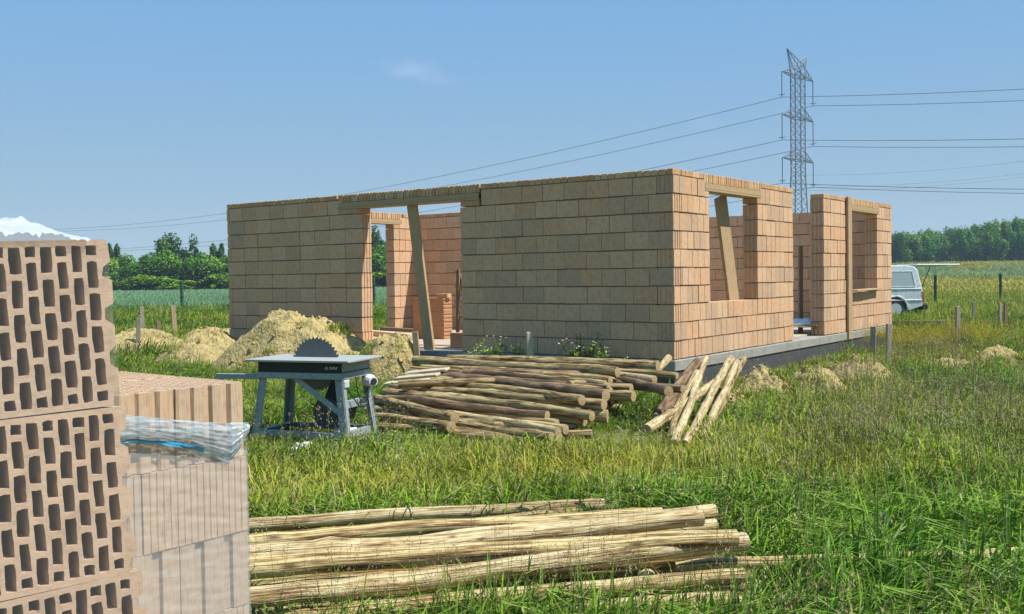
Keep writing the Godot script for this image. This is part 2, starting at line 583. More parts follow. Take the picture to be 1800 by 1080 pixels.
func build_house():
	house = thing("unfinished_house", "roofless house shell of tan hollow clay blocks under construction", "house", HOUSE_AT, deg_to_rad(HOUSE_TURN))
	var st := begin()
	cbox(st, Vector3(9.36, 0.15, 10.29), Transform3D(Basis.IDENTITY, Vector3(4.66, -0.076, 5.125)), 0.01)
	var slab := commit(st, M.concrete, "foundation_band", house)
	st = begin()
	cbox(st, Vector3(9.32, 0.6, 10.25), Transform3D(Basis.IDENTITY, Vector3(4.66, -0.452, 5.125)), 0.01)
	commit(st, M.bitumen, "bitumen_coating", house)
	st = begin()
	cbox(st, Vector3(8.78, 0.03, 9.71), Transform3D(Basis.IDENTITY, Vector3(4.66, 0.012, 5.125)), 0.004)
	commit(st, M.slab, "floor_slab", house)
	var mortar := begin()
	var head := 2.35
	# wall in shade along x, sunlit wall along z, and the walls behind
	var door := [[3.68, 5.83, -0.1, head, 0.42]]
	lay_wall(0, 0.0, 0.0, 9.32, door, [0.25, 0.0, 0], false, true, mortar)
	var wins := [[1.13, 2.88, 0.76, head, 0.14], [4.42, 5.95, -0.1, 9.0, 0.0], [7.55, 9.2, 0.76, head, 0.16]]
	lay_wall(1, 0.0, 0.0, 10.25, wins, [0.25, 0.0, 1], true, true, mortar)
	lay_wall(1, 9.07, 0.25, 10.25, [[2.9, 4.33, -0.1, head, 0.2]], [0, 0, 0], true, false, mortar)
	lay_wall(0, 10.0, 0.25, 9.07, [], [0, 0, 0], false, false, mortar)
	lay_wall(0, 5.1, 5.0, 9.07, [], [0, 0, 0], false, false, mortar)
	commit(mortar, M.mortar, "mortar_joints", house)
	# nearest 300 blocks one by one, the rest as one part
	pending.sort_custom(func(p, q): return p[3] < q[3])
	var rest := []
	for i in M.clay.size():
		rest.append(null)
	for i in pending.size():
		var p = pending[i]
		if i < 300:
			var o := put(p[0], M.clay[p[2]], "clay_block", house)
			o.transform = p[1]
		else:
			if rest[p[2]] == null:
				rest[p[2]] = SurfaceTool.new()
				rest[p[2]].begin(Mesh.PRIMITIVE_TRIANGLES)
			rest[p[2]].append_from(p[0], 0, p[1])
	var am := ArrayMesh.new()
	for i in rest.size():
		if rest[i]:
			rest[i].set_material(M.clay[i])
			rest[i].commit(am)
	var ro := put(am, null, "clay_block_courses", house)
	ro.set_meta("kind", "stuff")
	# lintels: a board form, upright bricks on top and brick packing under the bearings
	lintel(0, 0.0, 3.3, 6.37, 3.68, 5.83)
	lintel(1, 0.0, 0.98, 3.04, 1.13, 2.88)
	lintel(1, 0.0, 7.38, 9.36, 7.55, 9.2)
	lintel(1, 9.07, 2.6, 4.62, 2.9, 4.33)
	# top course of flat bricks
	top_bricks(0, 0.0, 0.0, 3.28)
	top_bricks(0, 0.0, 6.39, 9.32)
	top_bricks(1, 0.0, 0.26, 0.96)
	top_bricks(1, 0.0, 3.06, 4.42)
	top_bricks(1, 0.0, 5.95, 7.36)
	top_bricks(1, 0.0, 9.38, 10.25)
	top_bricks(1, 9.07, 4.66, 9.9)
	top_bricks(0, 5.1, 5.0, 9.05)
	# props in the openings
	prop_board(Vector3(4.76, 2.35, 0.10), Vector3(4.43, -0.05, 0.10), 0.20, 0.05, M.plank, "prop_board", 0)
	prop_board(Vector3(0.30, 2.35, 2.16), Vector3(0.30, 0.03, 2.82), 0.36, 0.05, M.plank, "prop_board", 1)
	prop_board(Vector3(-0.035, 2.60, 7.28), Vector3(-0.035, -0.14, 7.30), 0.22, 0.045, M.plank, "prop_board", 1)
	prop_board(Vector3(0.60, 1.67, 6.40), Vector3(0.60, 0.03, 6.38), 0.20, 0.03, M.plank_grey, "prop_board", 1)
	# loose board on the sill of the far window
	prop_board(Vector3(-0.02, 0.79, 7.5), Vector3(0.0, 0.80, 9.15), 0.22, 0.03, M.plank, "sill_board", 2)

func prop_board(a: Vector3, b: Vector3, w: float, t: float, mat: Material, called: String, face: int):
	var st := begin()
	bar(st, a, b, w, t, [Vector3(1, 0, 0), Vector3(0, 0, 1), Vector3(1, 0, 0)][face], 0.004)
	commit(st, mat, called, house)

func wall_xf(axis: int, along: float, off: float, y: float) -> Transform3D:
	if axis == 0:
		return Transform3D(Basis.IDENTITY, Vector3(along, y, off + 0.125))
	return Transform3D(Basis(Vector3(0, 0, 1), Vector3.UP, Vector3(-1, 0, 0)), Vector3(off + 0.125, y, along))

var brick_cache := {}
func brick_mesh(s: Vector3) -> ArrayMesh:
	var k := s.snapped(Vector3.ONE * 0.002)
	if not brick_cache.has(k):
		brick_cache[k] = box_mesh(s, 0.005)
	return brick_cache[k]

func lintel(axis: int, off: float, a: float, b: float, oa: float, ob: float):
	var st := begin()
	cbox(st, Vector3(b - a - 0.02, 0.03, 0.26), wall_xf(axis, (a + b) / 2, off, 2.366), 0.003)
	commit(st, M.plank, "lintel_board", house)
	for s in [-1, 1]:
		st = begin()
		var xf := wall_xf(axis, (a + b) / 2, off, 2.421)
		xf.origin += xf.basis.z * s * 0.118
		cbox(st, Vector3(b - a - 0.03, 0.078, 0.028), xf, 0.003)
		commit(st, M.plank, "lintel_board", house)
	var n := int((b - a) / 0.068)
	var pitch := (b - a) / n
	for i in n:
		var h := 0.13 + rng.randf_range(-0.004, 0.006)
		var o := put(brick_mesh(Vector3(pitch - 0.009, 0.13, 0.245)), M.brick[rng.randi() % 4], "brick", house)
		var xf := wall_xf(axis, a + (i + 0.5) * pitch, off, 2.463 + h / 2)
		xf.basis = xf.basis.rotated(Vector3.UP, rng.randf_range(-0.03, 0.03))
		xf.origin += xf.basis.z * rng.randf_range(-0.006, 0.006)
		o.transform = xf
	st = begin()
	cbox(st, Vector3(b - a - 0.02, 0.11, 0.21), wall_xf(axis, (a + b) / 2, off, 2.52), 0.003)
	commit(st, M.mortar, "mortar_bed", house)
	for s in [[a, oa], [ob, b]]:
		var o := put(brick_mesh(Vector3(s[1] - s[0] - 0.012, 0.088, 0.248)), M.brick[rng.randi() % 4], "brick", house)
		o.transform = wall_xf(axis, (s[0] + s[1]) / 2, off, 2.305)

func top_bricks(axis: int, off: float, a: float, b: float):
	var x := a
	while x < b - 0.03:
		var l := minf(rng.randf_range(0.10, 0.125), b - x)
		if b - x - l < 0.05:
			l = b - x
		var o := put(brick_mesh(Vector3(snappedf(l - 0.008, 0.004), 0.078, 0.248)), M.brick[rng.randi() % 4], "brick", house)
		var xf := wall_xf(axis, x + l / 2, off, 2.552 + rng.randf_range(-0.003, 0.003))
		xf.basis = xf.basis.rotated(Vector3.UP, rng.randf_range(-0.02, 0.02))
		o.transform = xf
		x += l
	var st := begin()
	cbox(st, Vector3(b - a - 0.02, 0.084, 0.22), wall_xf(axis, (a + b) / 2, off, 2.537), 0.002)
	commit(st, M.mortar, "mortar_bed", house)

func in_house(p: Vector3) -> Vector3:
	return house.transform * p

func build_house_contents():
	# pack of blocks lying on their long side behind the doorway
	var basis := house.basis * Basis(Vector3.RIGHT, PI / 2)
	var k := 0
	var names := ["bottom", "middle", "top"]
	for row in 3:
		for col in 2:
			var o := put(block_mesh(0.372, 0.238, false), M.red_clay, "stored_block")
			tag(o, "orange clay block lying inside the doorway, %s layer, %s one" % [names[row], "sunlit end" if col == 0 else "shaded inner"], "clay block", "blocks stored inside the doorway")
			o.transform = Transform3D(basis, in_house(Vector3(5.86 + col * 0.378, 0.153 + row * 0.253, 1.95)))
	var b := put(brick_mesh(Vector3(0.25, 0.08, 0.12)), M.brick[0], "small_brick")
	tag(b, "single orange brick lying on top of the blocks inside the doorway", "brick")
	b.transform = Transform3D(house.basis, in_house(Vector3(5.75, 0.823, 2.06)))
	var o2 := put(block_mesh(0.372, 0.238, false), M.red_clay, "stored_block")
	tag(o2, "brown clay block standing on the doorway floor beside the wall end", "clay block")
	o2.transform = Transform3D(house.basis, in_house(Vector3(3.98, 0.03, 0.42)))
	# ladder-like trestle
	var t := thing("trestle_frame", "dark wooden trestle with rungs standing inside the doorway", "trestle", in_house(Vector3(4.0, 0.027, 0.75)), deg_to_rad(HOUSE_TURN))
	for s in [[0.42, 0.36, 0.0], [0.36, 0.40, 0.25], [-0.42, -0.36, 0.0], [-0.36, -0.40, 0.25]]:
		var st := begin()
		bar(st, Vector3(s[0] - 0.12 * signf(s[0]), 0.003, s[2] * 1.6 - 0.1), Vector3(s[1], 1.26, 0.02 + s[2] * 0.2), 0.06, 0.04, Vector3.RIGHT)
		commit(st, M.plank_dark, "leg", t)
	for y in [1.23, 0.98, 0.74, 0.48]:
		var st := begin()
		bar(st, Vector3(-0.46, y, 0.06), Vector3(0.46, y, 0.06), 0.05, 0.03)
		commit(st, M.plank, "rung", t)
	# planks lying on the slab
	for p in [[Vector3(9.0, 0.05, 3.85), Vector3(6.9, 0.05, 3.30), M.plank_dark, "brown plank lying on the floor across the back doorway"], [Vector3(8.14, 0.08, 2.45), Vector3(6.2, 0.08, 1.62), M.plank_pale, "pale white plank lying on the floor inside the doorway"]]:
		var st := begin()
		bar(st, Vector3.ZERO, p[1] - p[0], 0.10, 0.14, Vector3.UP, 0.004)
		var o := commit(st, p[2], "floor_plank")
		tag(o, p[3], "plank")
		o.transform = Transform3D(house.basis, in_house(p[0]))
	# sack on a low stand in the gap between the sunlit walls
	var stand := thing("low_stand", "low dark stand with thin legs in the gap of the sunlit wall", "stand", in_house(Vector3(0.45, 0.027, 6.1)), deg_to_rad(HOUSE_TURN))
	var st2 := begin()
	cbox(st2, Vector3(0.7, 0.03, 0.5), Transform3D(Basis.IDENTITY, Vector3(0, 0.16, 0)), 0.004)
	commit(st2, M.plank_dark, "top", stand)
	for sx in [-0.3, 0.3]:
		for sz in [-0.2, 0.2]:
			st2 = begin()
			bar(st2, Vector3(sx, 0.001, sz), Vector3(sx, 0.145, sz), 0.04, 0.04)
			commit(st2, M.plank_dark, "leg", stand)
	var sack := put(lump_mesh(0.34, 0.10, 0.24, 77), M.white_plastic, "white_sack")
	tag(sack, "crumpled white sack lying on the low stand in the wall gap", "sack")
	sack.position = in_house(Vector3(0.45, 0.205, 6.1))

# a lumpy rounded heap
func lump_mesh(rx: float, ry: float, rz: float, seed_: int, rough := 0.18, n := 18) -> ArrayMesh:
	var fn := FastNoiseLite.new()
	fn.seed = seed_
	fn.frequency = 1.4
	var st := begin(true)
	var P := func(i: int, j: int) -> Vector3:
		var th := PI * j / float(n)
		var ph := TAU * (i % (n * 2)) / float(n * 2)
		var d := Vector3(sin(th) * cos(ph), cos(th), sin(th) * sin(ph))
		var r := 1.0 + rough * fn.get_noise_3dv(d * 1.5) * 2.0 + rough * 0.6 * fn.get_noise_3dv(d * 4.0)
		return Vector3(d.x * rx, maxf(d.y, -0.55) * ry, d.z * rz) * r
	for j in n:
		for i in n * 2:
			quad_out(st, P.call(i, j), P.call(i + 1, j), P.call(i + 1, j + 1), P.call(i, j + 1), Vector3(0, -0.01, 0))
	st.generate_normals()
	return st.commit()

# ---------------------------------------------------------------- far vegetation
func crown_mesh(seed_: int, leaves: int, size: Vector3, leaf: float, lobes: int, cols: Array) -> ArrayMesh:
	var r := RandomNumberGenerator.new()
	r.seed = seed_
	var st := begin()
	var L := []
	for i in lobes:
		var a := r.randf() * TAU
		var q := sqrt(r.randf()) * 0.62
		var hh := r.randf_range(0.22, 0.80) * (1.0 - 0.35 * q)
		L.append([Vector3(cos(a) * q * size.x / 2, hh * size.y, sin(a) * q * size.z / 2), r.randf_range(0.16, 0.34), cols[r.randi() % cols.size()]])
	for i in leaves:
		var l = L[r.randi() % lobes]
		var d := Vector3(r.randfn(), r.randfn(), r.randfn()).normalized()
		var p: Vector3 = l[0] + d * Vector3(size.x / 2, size.y * 0.6, size.z / 2) * l[1] * pow(r.randf(), 0.4) * 1.15
		if p.y < 0.05:
			p.y = r.randf_range(0.05, 0.35)
		var ax := Vector3(r.randfn(), r.randfn(), r.randfn()).normalized()
		var u := ax.cross(Vector3.UP).normalized() * leaf * r.randf_range(0.6, 1.4)
		var v := ax.cross(u).normalized() * leaf * r.randf_range(0.4, 0.9)
		var c: Color = l[2]
		var f := r.randf_range(0.75, 1.25)
		st.set_color(Color(c.r * f, c.g * f, c.b * f))
		st.set_normal((d * 0.7 + ax * 0.5).normalized())
		tri(st, p - u, p + v, p + u)
		tri(st, p - u, p - v * 0.8, p + v)
	return st.commit()

func tree(called: String, label: String, cat: String, at: Vector3, scale: Vector3, crown: Mesh, group: String, trunk_h := 0.0):
	var t := thing(called, label, cat, at, rng.randf() * TAU, group)
	var c := put(crown, M.leaf, "crown", t)
	c.scale = scale
	c.position.y = trunk_h
	var st := begin(true)
	var h := scale.y * 0.55 + trunk_h
	rod(st, [Vector3(0, -0.2, 0), Vector3(0.08, h * 0.5, 0), Vector3(0.0, h, 0.1)], [0.14, 0.11, 0.05], 6)
	if scale.y > 3.0:
		for k in 3:
			var a := TAU * k / 3.0 + 0.5
			rod(st, [Vector3(0.05, h * 0.55, 0), Vector3(cos(a) * 0.8, h * 0.9, sin(a) * 0.8)], [0.06, 0.02], 5)
	commit(st, M.plank_dark, "trunk", t)
	return t

func build_hedge_and_woods():
	var bright := [Color(0.21, 0.39, 0.025), Color(0.26, 0.41, 0.025), Color(0.17, 0.35, 0.03)]
	var mid := [Color(0.15, 0.36, 0.03), Color(0.19, 0.39, 0.035), Color(0.12, 0.31, 0.03), Color(0.21, 0.38, 0.04)]
	var dark := [Color(0.09, 0.20, 0.04), Color(0.075, 0.17, 0.04), Color(0.12, 0.23, 0.045)]
	var low := []
	var shrub := []
	var tall := []
	for i in 3:
		low.append(crown_mesh(100 + i, 2600, Vector3(1, 1, 1), 0.055, 16, bright))
		shrub.append(crown_mesh(200 + i, 5200, Vector3(1, 1, 1), 0.034, 24, mid))
		tall.append(crown_mesh(300 + i, 3400, Vector3(1, 1, 1), 0.036, 16, dark))
	# low bright bushes along the far edge of the grain field
	var x := -78.0
	while x < -6.0:
		tree("low_bush", "low bright green bush in the band at the far edge of the grain field", "bush", Vector3(x, 0, -131 + rng.randf_range(-2, 2)), Vector3(rng.randf_range(6, 8.5), rng.randf_range(1.3, 3.4), 5), low[rng.randi() % 3], "bright bushes along the grain field")
		x += rng.randf_range(3.0, 4.0)
	x = -84.0
	while x < -4.0:
		var hh := rng.randf_range(5.6, 7.4)
		tree("hedge_shrub", "dark green shrub in the dense thicket behind the bright bushes", "shrub", Vector3(x, 0, -141 + rng.randf_range(-3, 3)), Vector3(rng.randf_range(8, 11), hh, 8), shrub[rng.randi() % 3], "shrubs of the thicket")
		x += rng.randf_range(2.6, 3.6)
	# trees that stand out against the sky: px position told by neighbours
	for t in [[-59.5, 9.2, 3.6, "slim dark tree against the sky just beside the near block stack"], [-57.0, 8.6, 3.4, "small dark tree right of the slim one by the block stack"], [-65.0, 8.9, 4.0, "dark tree top showing just above the near block stack"], [-49.2, 9.3, 7.5, "broad dark tree rising above the thicket midway to the house"], [-45.5, 8.6, 4.2, "round tree top beside the broad tree over the thicket"], [-42.0, 8.4, 4.0, "dark tree top close to the left end of the house wall"], [-19.6, 9.9, 5.0, "dark tree seen through the back doorway of the house"], [-16.5, 8.9, 5.0, "tree top at the side of the back doorway opening"], [-71.0, 8.0, 5.0, "dark tree hidden mostly behind the near block stack"]]:
		tree("skyline_tree", t[3], "tree", Vector3(t[0], 0, -146), Vector3(t[2], t[1], t[2]), tall[rng.randi() % 3], "", 0.0)
	# the wood on the rise to the right reads as one mass
	var wood_cols := [Color(0.12, 0.32, 0.05), Color(0.16, 0.36, 0.05), Color(0.095, 0.27, 0.045), Color(0.20, 0.36, 0.05)]
	for kind in 3:
		var cm := crown_mesh(400 + kind, 2200, Vector3(1, 1, 1), 0.036, 13, wood_cols)
		var mm := MultiMesh.new()
		mm.transform_format = MultiMesh.TRANSFORM_3D
		mm.use_colors = true
		mm.mesh = cm
		var xf := []
		for row in 7:
			var d := 236.0 + row * 13
			var xx := d * 0.33 + kind * 1.9
			while xx < d * 0.72:
				var p := Vector3(xx + rng.randf_range(-1.5, 1.5), 0, -d + rng.randf_range(-4, 4))
				p.y = ground_y(p.x, p.z) - 0.4
				var s := rng.randf_range(5.5, 8.5)
				var hgt := rng.randf_range(0.62, 1.08) * (9.4 + row * 0.7 + smoothstep(0.36, 0.54, xx / d) * 4.6)
				xf.append(Transform3D(Basis(Vector3.UP, rng.randf() * TAU).scaled(Vector3(s, hgt, s)), p))
				xx += rng.randf_range(4.5, 7.0)
		mm.instance_count = xf.size()
		for i in xf.size():
			mm.set_instance_transform(i, xf[i])
			var g := rng.randf_range(0.7, 1.3)
			mm.set_instance_color(i, Color(g * rng.randf_range(0.85, 1.15), g, g * rng.randf_range(0.85, 1.15)))
		var o := MultiMeshInstance3D.new()
		o.multimesh = mm
		o.material_override = M.leaf
		o.name = numbered("mixed_wood")
		add_child(o)
		o.set_meta("kind", "stuff")
		tag(o, ["dark green mixed wood covering the rise behind the van", "crowns filling the far wood on the rise", "taller trees scattered through the far wood"][kind], "wood")

# ---------------------------------------------------------------- pylon and wires
func build_pylon_and_wires():
	var base := Vector3(57.8, 0, -205)
	base.y = ground_y(base.x, base.z)
	var arm := Vector3(0.646, 0, -0.764).normalized()
	var ln := Vector3(0.764, 0, 0.646).normalized()
	var turn := atan2(-arm.z, arm.x)
	var p := thing("lattice_pylon", "tall grey lattice electricity pylon with three crossarms and horned top", "pylon", base, turn)
	# local: x along the crossarms, z along the line
	var hw := func(y: float) -> float:
		return 1.05 if y > 18.5 else lerpf(1.75, 1.05, y / 18.5)
	var st := begin()
	var top := 39.0
	for sx in [-1, 1]:
		for sz in [-1, 1]:
			var pts := []
			for y in [-1.0, 18.5, top]:
				var w: float = hw.call(maxf(y, 0.0))
				pts.append(Vector3(sx * w, y, sz * w))
			rod(st, [pts[0], pts[1]], 0.13, 4)
			rod(st, [pts[1], pts[2]], 0.12, 4)
	commit(st, M.pylon, "leg_angles", p)
	st = begin()
	var y := 0.0
	while y < top - 0.5:
		var w0: float = hw.call(y)
		var y2 := minf(y + w0 * 1.55, top)
		var w1: float = hw.call(y2)
		for s in [-1, 1]:
			for q in [-1, 1]:
				rod(st, [Vector3(-q * w0, y, s * w0), Vector3(q * w1, y2, s * w1)], 0.055, 4, false)
				rod(st, [Vector3(s * w0, y, -q * w0), Vector3(s * w1, y2, q * w1)], 0.055, 4, false)
		y = y2
	commit(st, M.pylon, "bracing", p)
	var heights := [38.0, 29.7, 21.3]
	var half := 7.2
	for hy in heights:
		st = begin()
		for s in [-1, 1]:
			var tip := Vector3(s * half, hy, 0)
			for sz in [-1, 1]:
				rod(st, [Vector3(s * 1.05, hy, sz * 1.05), tip], 0.09, 4)
				rod(st, [Vector3(s * 1.05, hy + 1.7, sz * 1.05), tip], 0.08, 4)
				for k in 4:
					var a := k / 4.0
					var b := (k + 0.5) / 4.0
					var lo := Vector3(s * 1.05, hy, sz * 1.05)
					var hi := Vector3(s * 1.05, hy + 1.7, sz * 1.05)
					rod(st, [lo.lerp(tip, a), hi.lerp(tip, b)], 0.045, 4, false)
					rod(st, [hi.lerp(tip, b), lo.lerp(tip, (k + 1) / 4.0)], 0.045, 4, false)
					rod(st, [lo.lerp(tip, a), Vector3(s * 1.05, hy, -sz * 1.05).lerp(tip, (k + 1) / 4.0)], 0.045, 4, false)
		for sz in [-1, 1]:
			rod(st, [Vector3(-1.05, hy, sz * 1.05), Vector3(1.05, hy, sz * 1.05)], 0.09, 4)
			rod(st, [Vector3(-1.05, hy + 1.7, sz * 1.05), Vector3(1.05, hy + 1.7, sz * 1.05)], 0.08, 4)
		commit(st, M.pylon, "crossarm", p)
	# horns
	for s in [-1, 1]:
		st = begin()
		var tip := Vector3(s * 4.9, 42.8, 0)
		for sz in [-1, 1]:
			var a := Vector3(s * 1.05, top, sz * 1.05)
			var b := Vector3(-s * 0.5, top + 1.0, sz * 1.2)
			rod(st, [a, tip], 0.08, 4)
			rod(st, [b, tip], 0.08, 4)
			for k in 5:
				rod(st, [a.lerp(tip, k / 5.0), b.lerp(tip, (k + 1) / 5.0)], 0.04, 4, false)
				rod(st, [b.lerp(tip, k / 5.0), a.lerp(tip, (k + 1) / 5.0)], 0.04, 4, false)
		for k in 5:
			rod(st, [Vector3(s * 1.05, top, -1.05).lerp(tip, k / 5.0), Vector3(s * 1.05, top, 1.05).lerp(tip, (k + 1) / 5.0)], 0.04, 4, false)
		commit(st, M.pylon, "horn", p)
	var ends := []
	for hy in heights:
		for s in [-1, 1]:
			st = begin()
			var a := Vector3(s * half, hy, 0)
			rod(st, [a, a + Vector3(0, -4.9, 0)], 0.10, 5)
			rod(st, [a + Vector3(0, -4.5, -0.7), a + Vector3(0, -4.5, 0.7)], 0.07, 4)
			commit(st, M.pylon, "insulator", p)
			ends.append([a + Vector3(0, -5.0, 0), ["top", "middle", "lowest"][heights.find(hy)], "near" if s < 0 else "far"])
	for e in ends:
		var a: Vector3 = p.transform * e[0]
		var left: Vector3 = a + Vector3(-340, -6.0, -288)
		var right: Vector3 = a + ln * 300.0 + Vector3(0, 3.0, 0)
		st = begin()
		var pts := []
		for k in 41:
			var t := k / 40.0
			pts.append(left.lerp(a, t) - Vector3(0, 11.0 * 4 * t * (1 - t), 0))
		for k in range(1, 31):
			var t := k / 30.0
			pts.append(a.lerp(right, t) - Vector3(0, 9.0 * 4 * t * (1 - t), 0))
		rod(st, pts, 0.055, 4, false)
		var o := commit(st, M.wire, "power_line")
		tag(o, "thin dark power line hung from the %s end of the %s crossarm" % [e[2], e[1]], "wire", "power lines of the pylon")
	# a fainter line farther off at the right
	for w in [[276.0, 309.0, "highest"], [296.0, 330.0, "middle"], [302.0, 336.0, "lowest"]]:
		st = begin()
		var d := 420.0
		var a := Vector3(d * 0.285, 1.6 + (478 - w[1]) / 1791.0 * d, -d)
		var b := Vector3(d * 0.62, 1.6 + (472 - w[0] + 20) / 1791.0 * d, -d + 30)
		var pts := []
		for k in 21:
			var t := k / 20.0
			pts.append(a.lerp(b, t) - Vector3(0, 4.0 * 4 * t * (1 - t), 0))
		rod(st, pts, 0.05, 4, false)
		var o := commit(st, M.wire, "distant_wire")
		tag(o, "%s of three faint distant wires climbing towards the right edge" % w[2], "wire", "faint wires at the right")

# ---------------------------------------------------------------- sand
func mound(called: String, label: String, at: Vector3, r: Vector2, h: float, seed_: int, lean := Vector2.ZERO, mat: Material = null) -> MeshInstance3D:
	var fn := FastNoiseLite.new()
	fn.seed = seed_
	fn.frequency = 1.0
	var f2 := FastNoiseLite.new()
	f2.seed = seed_ + 7
	f2.frequency = 5.0
	var st := begin(true)
	var n := 26
	var m := 56
	var P := func(i: int, j: int) -> Vector3:
		var q := j / float(n)
		var a := TAU * (i % m) / float(m)
		var x := cos(a) * q
		var z := sin(a) * q
		var edge := 1.0 + 0.25 * fn.get_noise_2d(cos(a) * 1.2, sin(a) * 1.2)
		var y := pow(maxf(0, 1 - q * q), 1.1) * (1.0 + 0.35 * fn.get_noise_2d(x * 0.9 + 9, z * 0.9)) + 0.10 * absf(f2.get_noise_2d(x * r.x, z * r.y)) * (1.0 - q)
		y += 0.16 * fn.get_noise_2d(x * 4, z * 4) * (1 - q) + 0.10 * fn.get_noise_2d(x * 9, z * 9) * (1 - q)
		return Vector3(x * r.x * edge + lean.x * y * h, y * h - 0.06 * q, z * r.y * edge + lean.y * y * h)
	for j in n:
		for i in m:
			quad_out(st, P.call(i, j), P.call(i + 1, j), P.call(i + 1, j + 1), P.call(i, j + 1), Vector3(0, -6.0, 0))
	var o := commit(st, mat if mat else M.sand, called)
	o.position = at
	tag(o, label, "mound", "sand mounds round the house")
	return o

var mounds := [[-3.5, -16.9, 1.55, 0.85, 1.0], [-1.95, -15.9, 0.72, 0.5, 0.72], [-5.5, -18.4, 1.15, 0.9, 0.62], [-7.9, -21.3, 1.7, 1.1, 0.55], [-6.9, -23.5, 1.5, 1.0, 0.55], [3.2, -13.0, 0.45, 0.4, 0.42], [3.95, -13.3, 0.5, 0.4, 0.38], [4.85, -14.3, 0.66, 0.5, 0.42], [6.9, -16.0, 0.7, 0.5, 0.26], [7.75, -16.3, 0.65, 0.5, 0.34], [2.45, -12.6, 0.6, 0.5, 0.2], [-2.75, -16.3, 1.2, 0.75, 0.42]]

func build_mounds():
	var labels := ["largest yellow sand mound against the shaded wall behind the saw", "steep clay-coloured sand bank beside the doorway, right of the saw", "rough sand mound at the far end of the shaded wall", "low grassy sand mound behind the leftmost wooden stakes", "sand heap farthest back, left of the house", "sand heap right beside the leaning poles", "grassy sand heap between two others along the sunlit wall", "sand heap with a hollow shaded front near the paired stakes", "flat sandy hump in the grass at the right, its left half", "crumbly sandy hump in the grass below the lone stake", "patch of heaped sand under the leaning poles", "low sand slope between the largest mound and the doorway"]
	for i in mounds.size():
		var m = mounds[i]
		mound("sand_mound", labels[i], Vector3(m[0], ground_y(m[0], m[1]) - 0.02, m[1]), Vector2(m[2], m[3]), m[4], 500 + i * 3)
	# clods of sand lying on and around the mounds
	var clods := MultiMesh.new()
	clods.transform_format = MultiMesh.TRANSFORM_3D
	clods.mesh = lump_mesh(0.05, 0.04, 0.045, 31, 0.3, 5)
	var xf := []
	for m in mounds:
		var n := int(60 * m[2])
		for k in n:
			var a := rng.randf() * TAU
			var q := sqrt(rng.randf()) * 1.05
			var y = pow(maxf(0, 1 - q * q), 1.25) * m[4]
			xf.append(Transform3D(Basis(Vector3.UP, rng.randf() * TAU).scaled(Vector3.ONE * rng.randf_range(0.15, 0.7)), Vector3(m[0] + cos(a) * q * m[2], y + 0.0, m[1] + sin(a) * q * m[3])))
	clods.instance_count = xf.size()
	for i in xf.size():
		clods.set_instance_transform(i, xf[i])
	var o := MultiMeshInstance3D.new()
	o.multimesh = clods
	o.material_override = M.sand
	o.name = "sand_clods"
	add_child(o)
	o.set_meta("kind", "stuff")
	tag(o, "loose clods of sand scattered over the mounds", "sand")

# ---------------------------------------------------------------- poles
func pole(a: Vector3, b: Vector3, r: float, kind: int, label: String, group: String, bend := 0.02, n := 12) -> MeshInstance3D:
	var mid := (a + b) / 2
	var len := a.distance_to(b)
	var d := (b - a) / len
	var u := (Vector3.UP - d * d.y).normalized()
	var v := d.cross(u)
	var rings := maxi(8, int(len / 0.09))
	var fn := FastNoiseLite.new()
	fn.seed = rng.randi() % 9999
	fn.frequency = 1.0
	var taper := rng.randf_range(0.72, 0.95)
	if rng.randf() < 0.5:
		taper = 1.0 / taper
	var knots := []
	for k in int(len * 2.2):
		knots.append([rng.randf(), rng.randf() * TAU, rng.randf_range(0.10, 0.30)])
	var st := begin(true)
	var u0 := rng.randf()
	var v0 := rng.randf() * 4
	var ph := rng.randf() * TAU
	var grid := []
	for i in rings + 1:
		var t := i / float(rings)
		var c := d * (t - 0.5) * len + u * fn.get_noise_1d(t * 0.45 * len) * bend + v * fn.get_noise_1d(t * 0.45 * len + 50) * bend * 1.6
		var rr := r * lerpf(1.0, taper, t) / sqrt(taper) * (1.0 + 0.10 * fn.get_noise_1d(t * len * 1.5 + 20))
		var row := []
		for k in n + 1:
			var ang := TAU * (k % n) / n + ph
			var q := rr * (1.0 + 0.08 * fn.get_noise_2d((k % n) * 0.5, t * len * 0.8))
			for kn in knots:
				var dt: float = (t - kn[0]) * len / 0.05
				var da := angle_difference(ang, kn[1]) / 0.7
				q += rr * kn[2] * exp(-dt * dt - da * da)
			row.append([c + (u * cos(ang) + v * sin(ang)) * q, Vector2(u0 + k / float(n) * 0.6, v0 + t * len * 0.6)])
		grid.append([row, c])
	for i in rings:
		for k in n:
			for q in [[0, 0, 1, 0, 1, 1], [0, 0, 1, 1, 0, 1]]:
				# outward facing for u, v, d right-handed
				for w in [[q[0], q[1]], [q[2], q[3]], [q[4], q[5]]]:
					var g = grid[i + w[0]][0][k + w[1]]
					st.set_uv(g[1])
					st.add_vertex(g[0])
	var o := commit(st, M.pole[kind], "wooden_pole")
	o.position = mid
	tag(o, label, "wooden pole", group)
	for e in [0, rings]:
		st = begin()
		var c: Vector3 = grid[e][1]
		for k in n:
			tri_out(st, c + d * (0.004 if e else -0.004), grid[e][0][k][0], grid[e][0][k + 1][0], Vector3.ZERO)
		commit(st, M.cut, "cut_end", o)
	return o

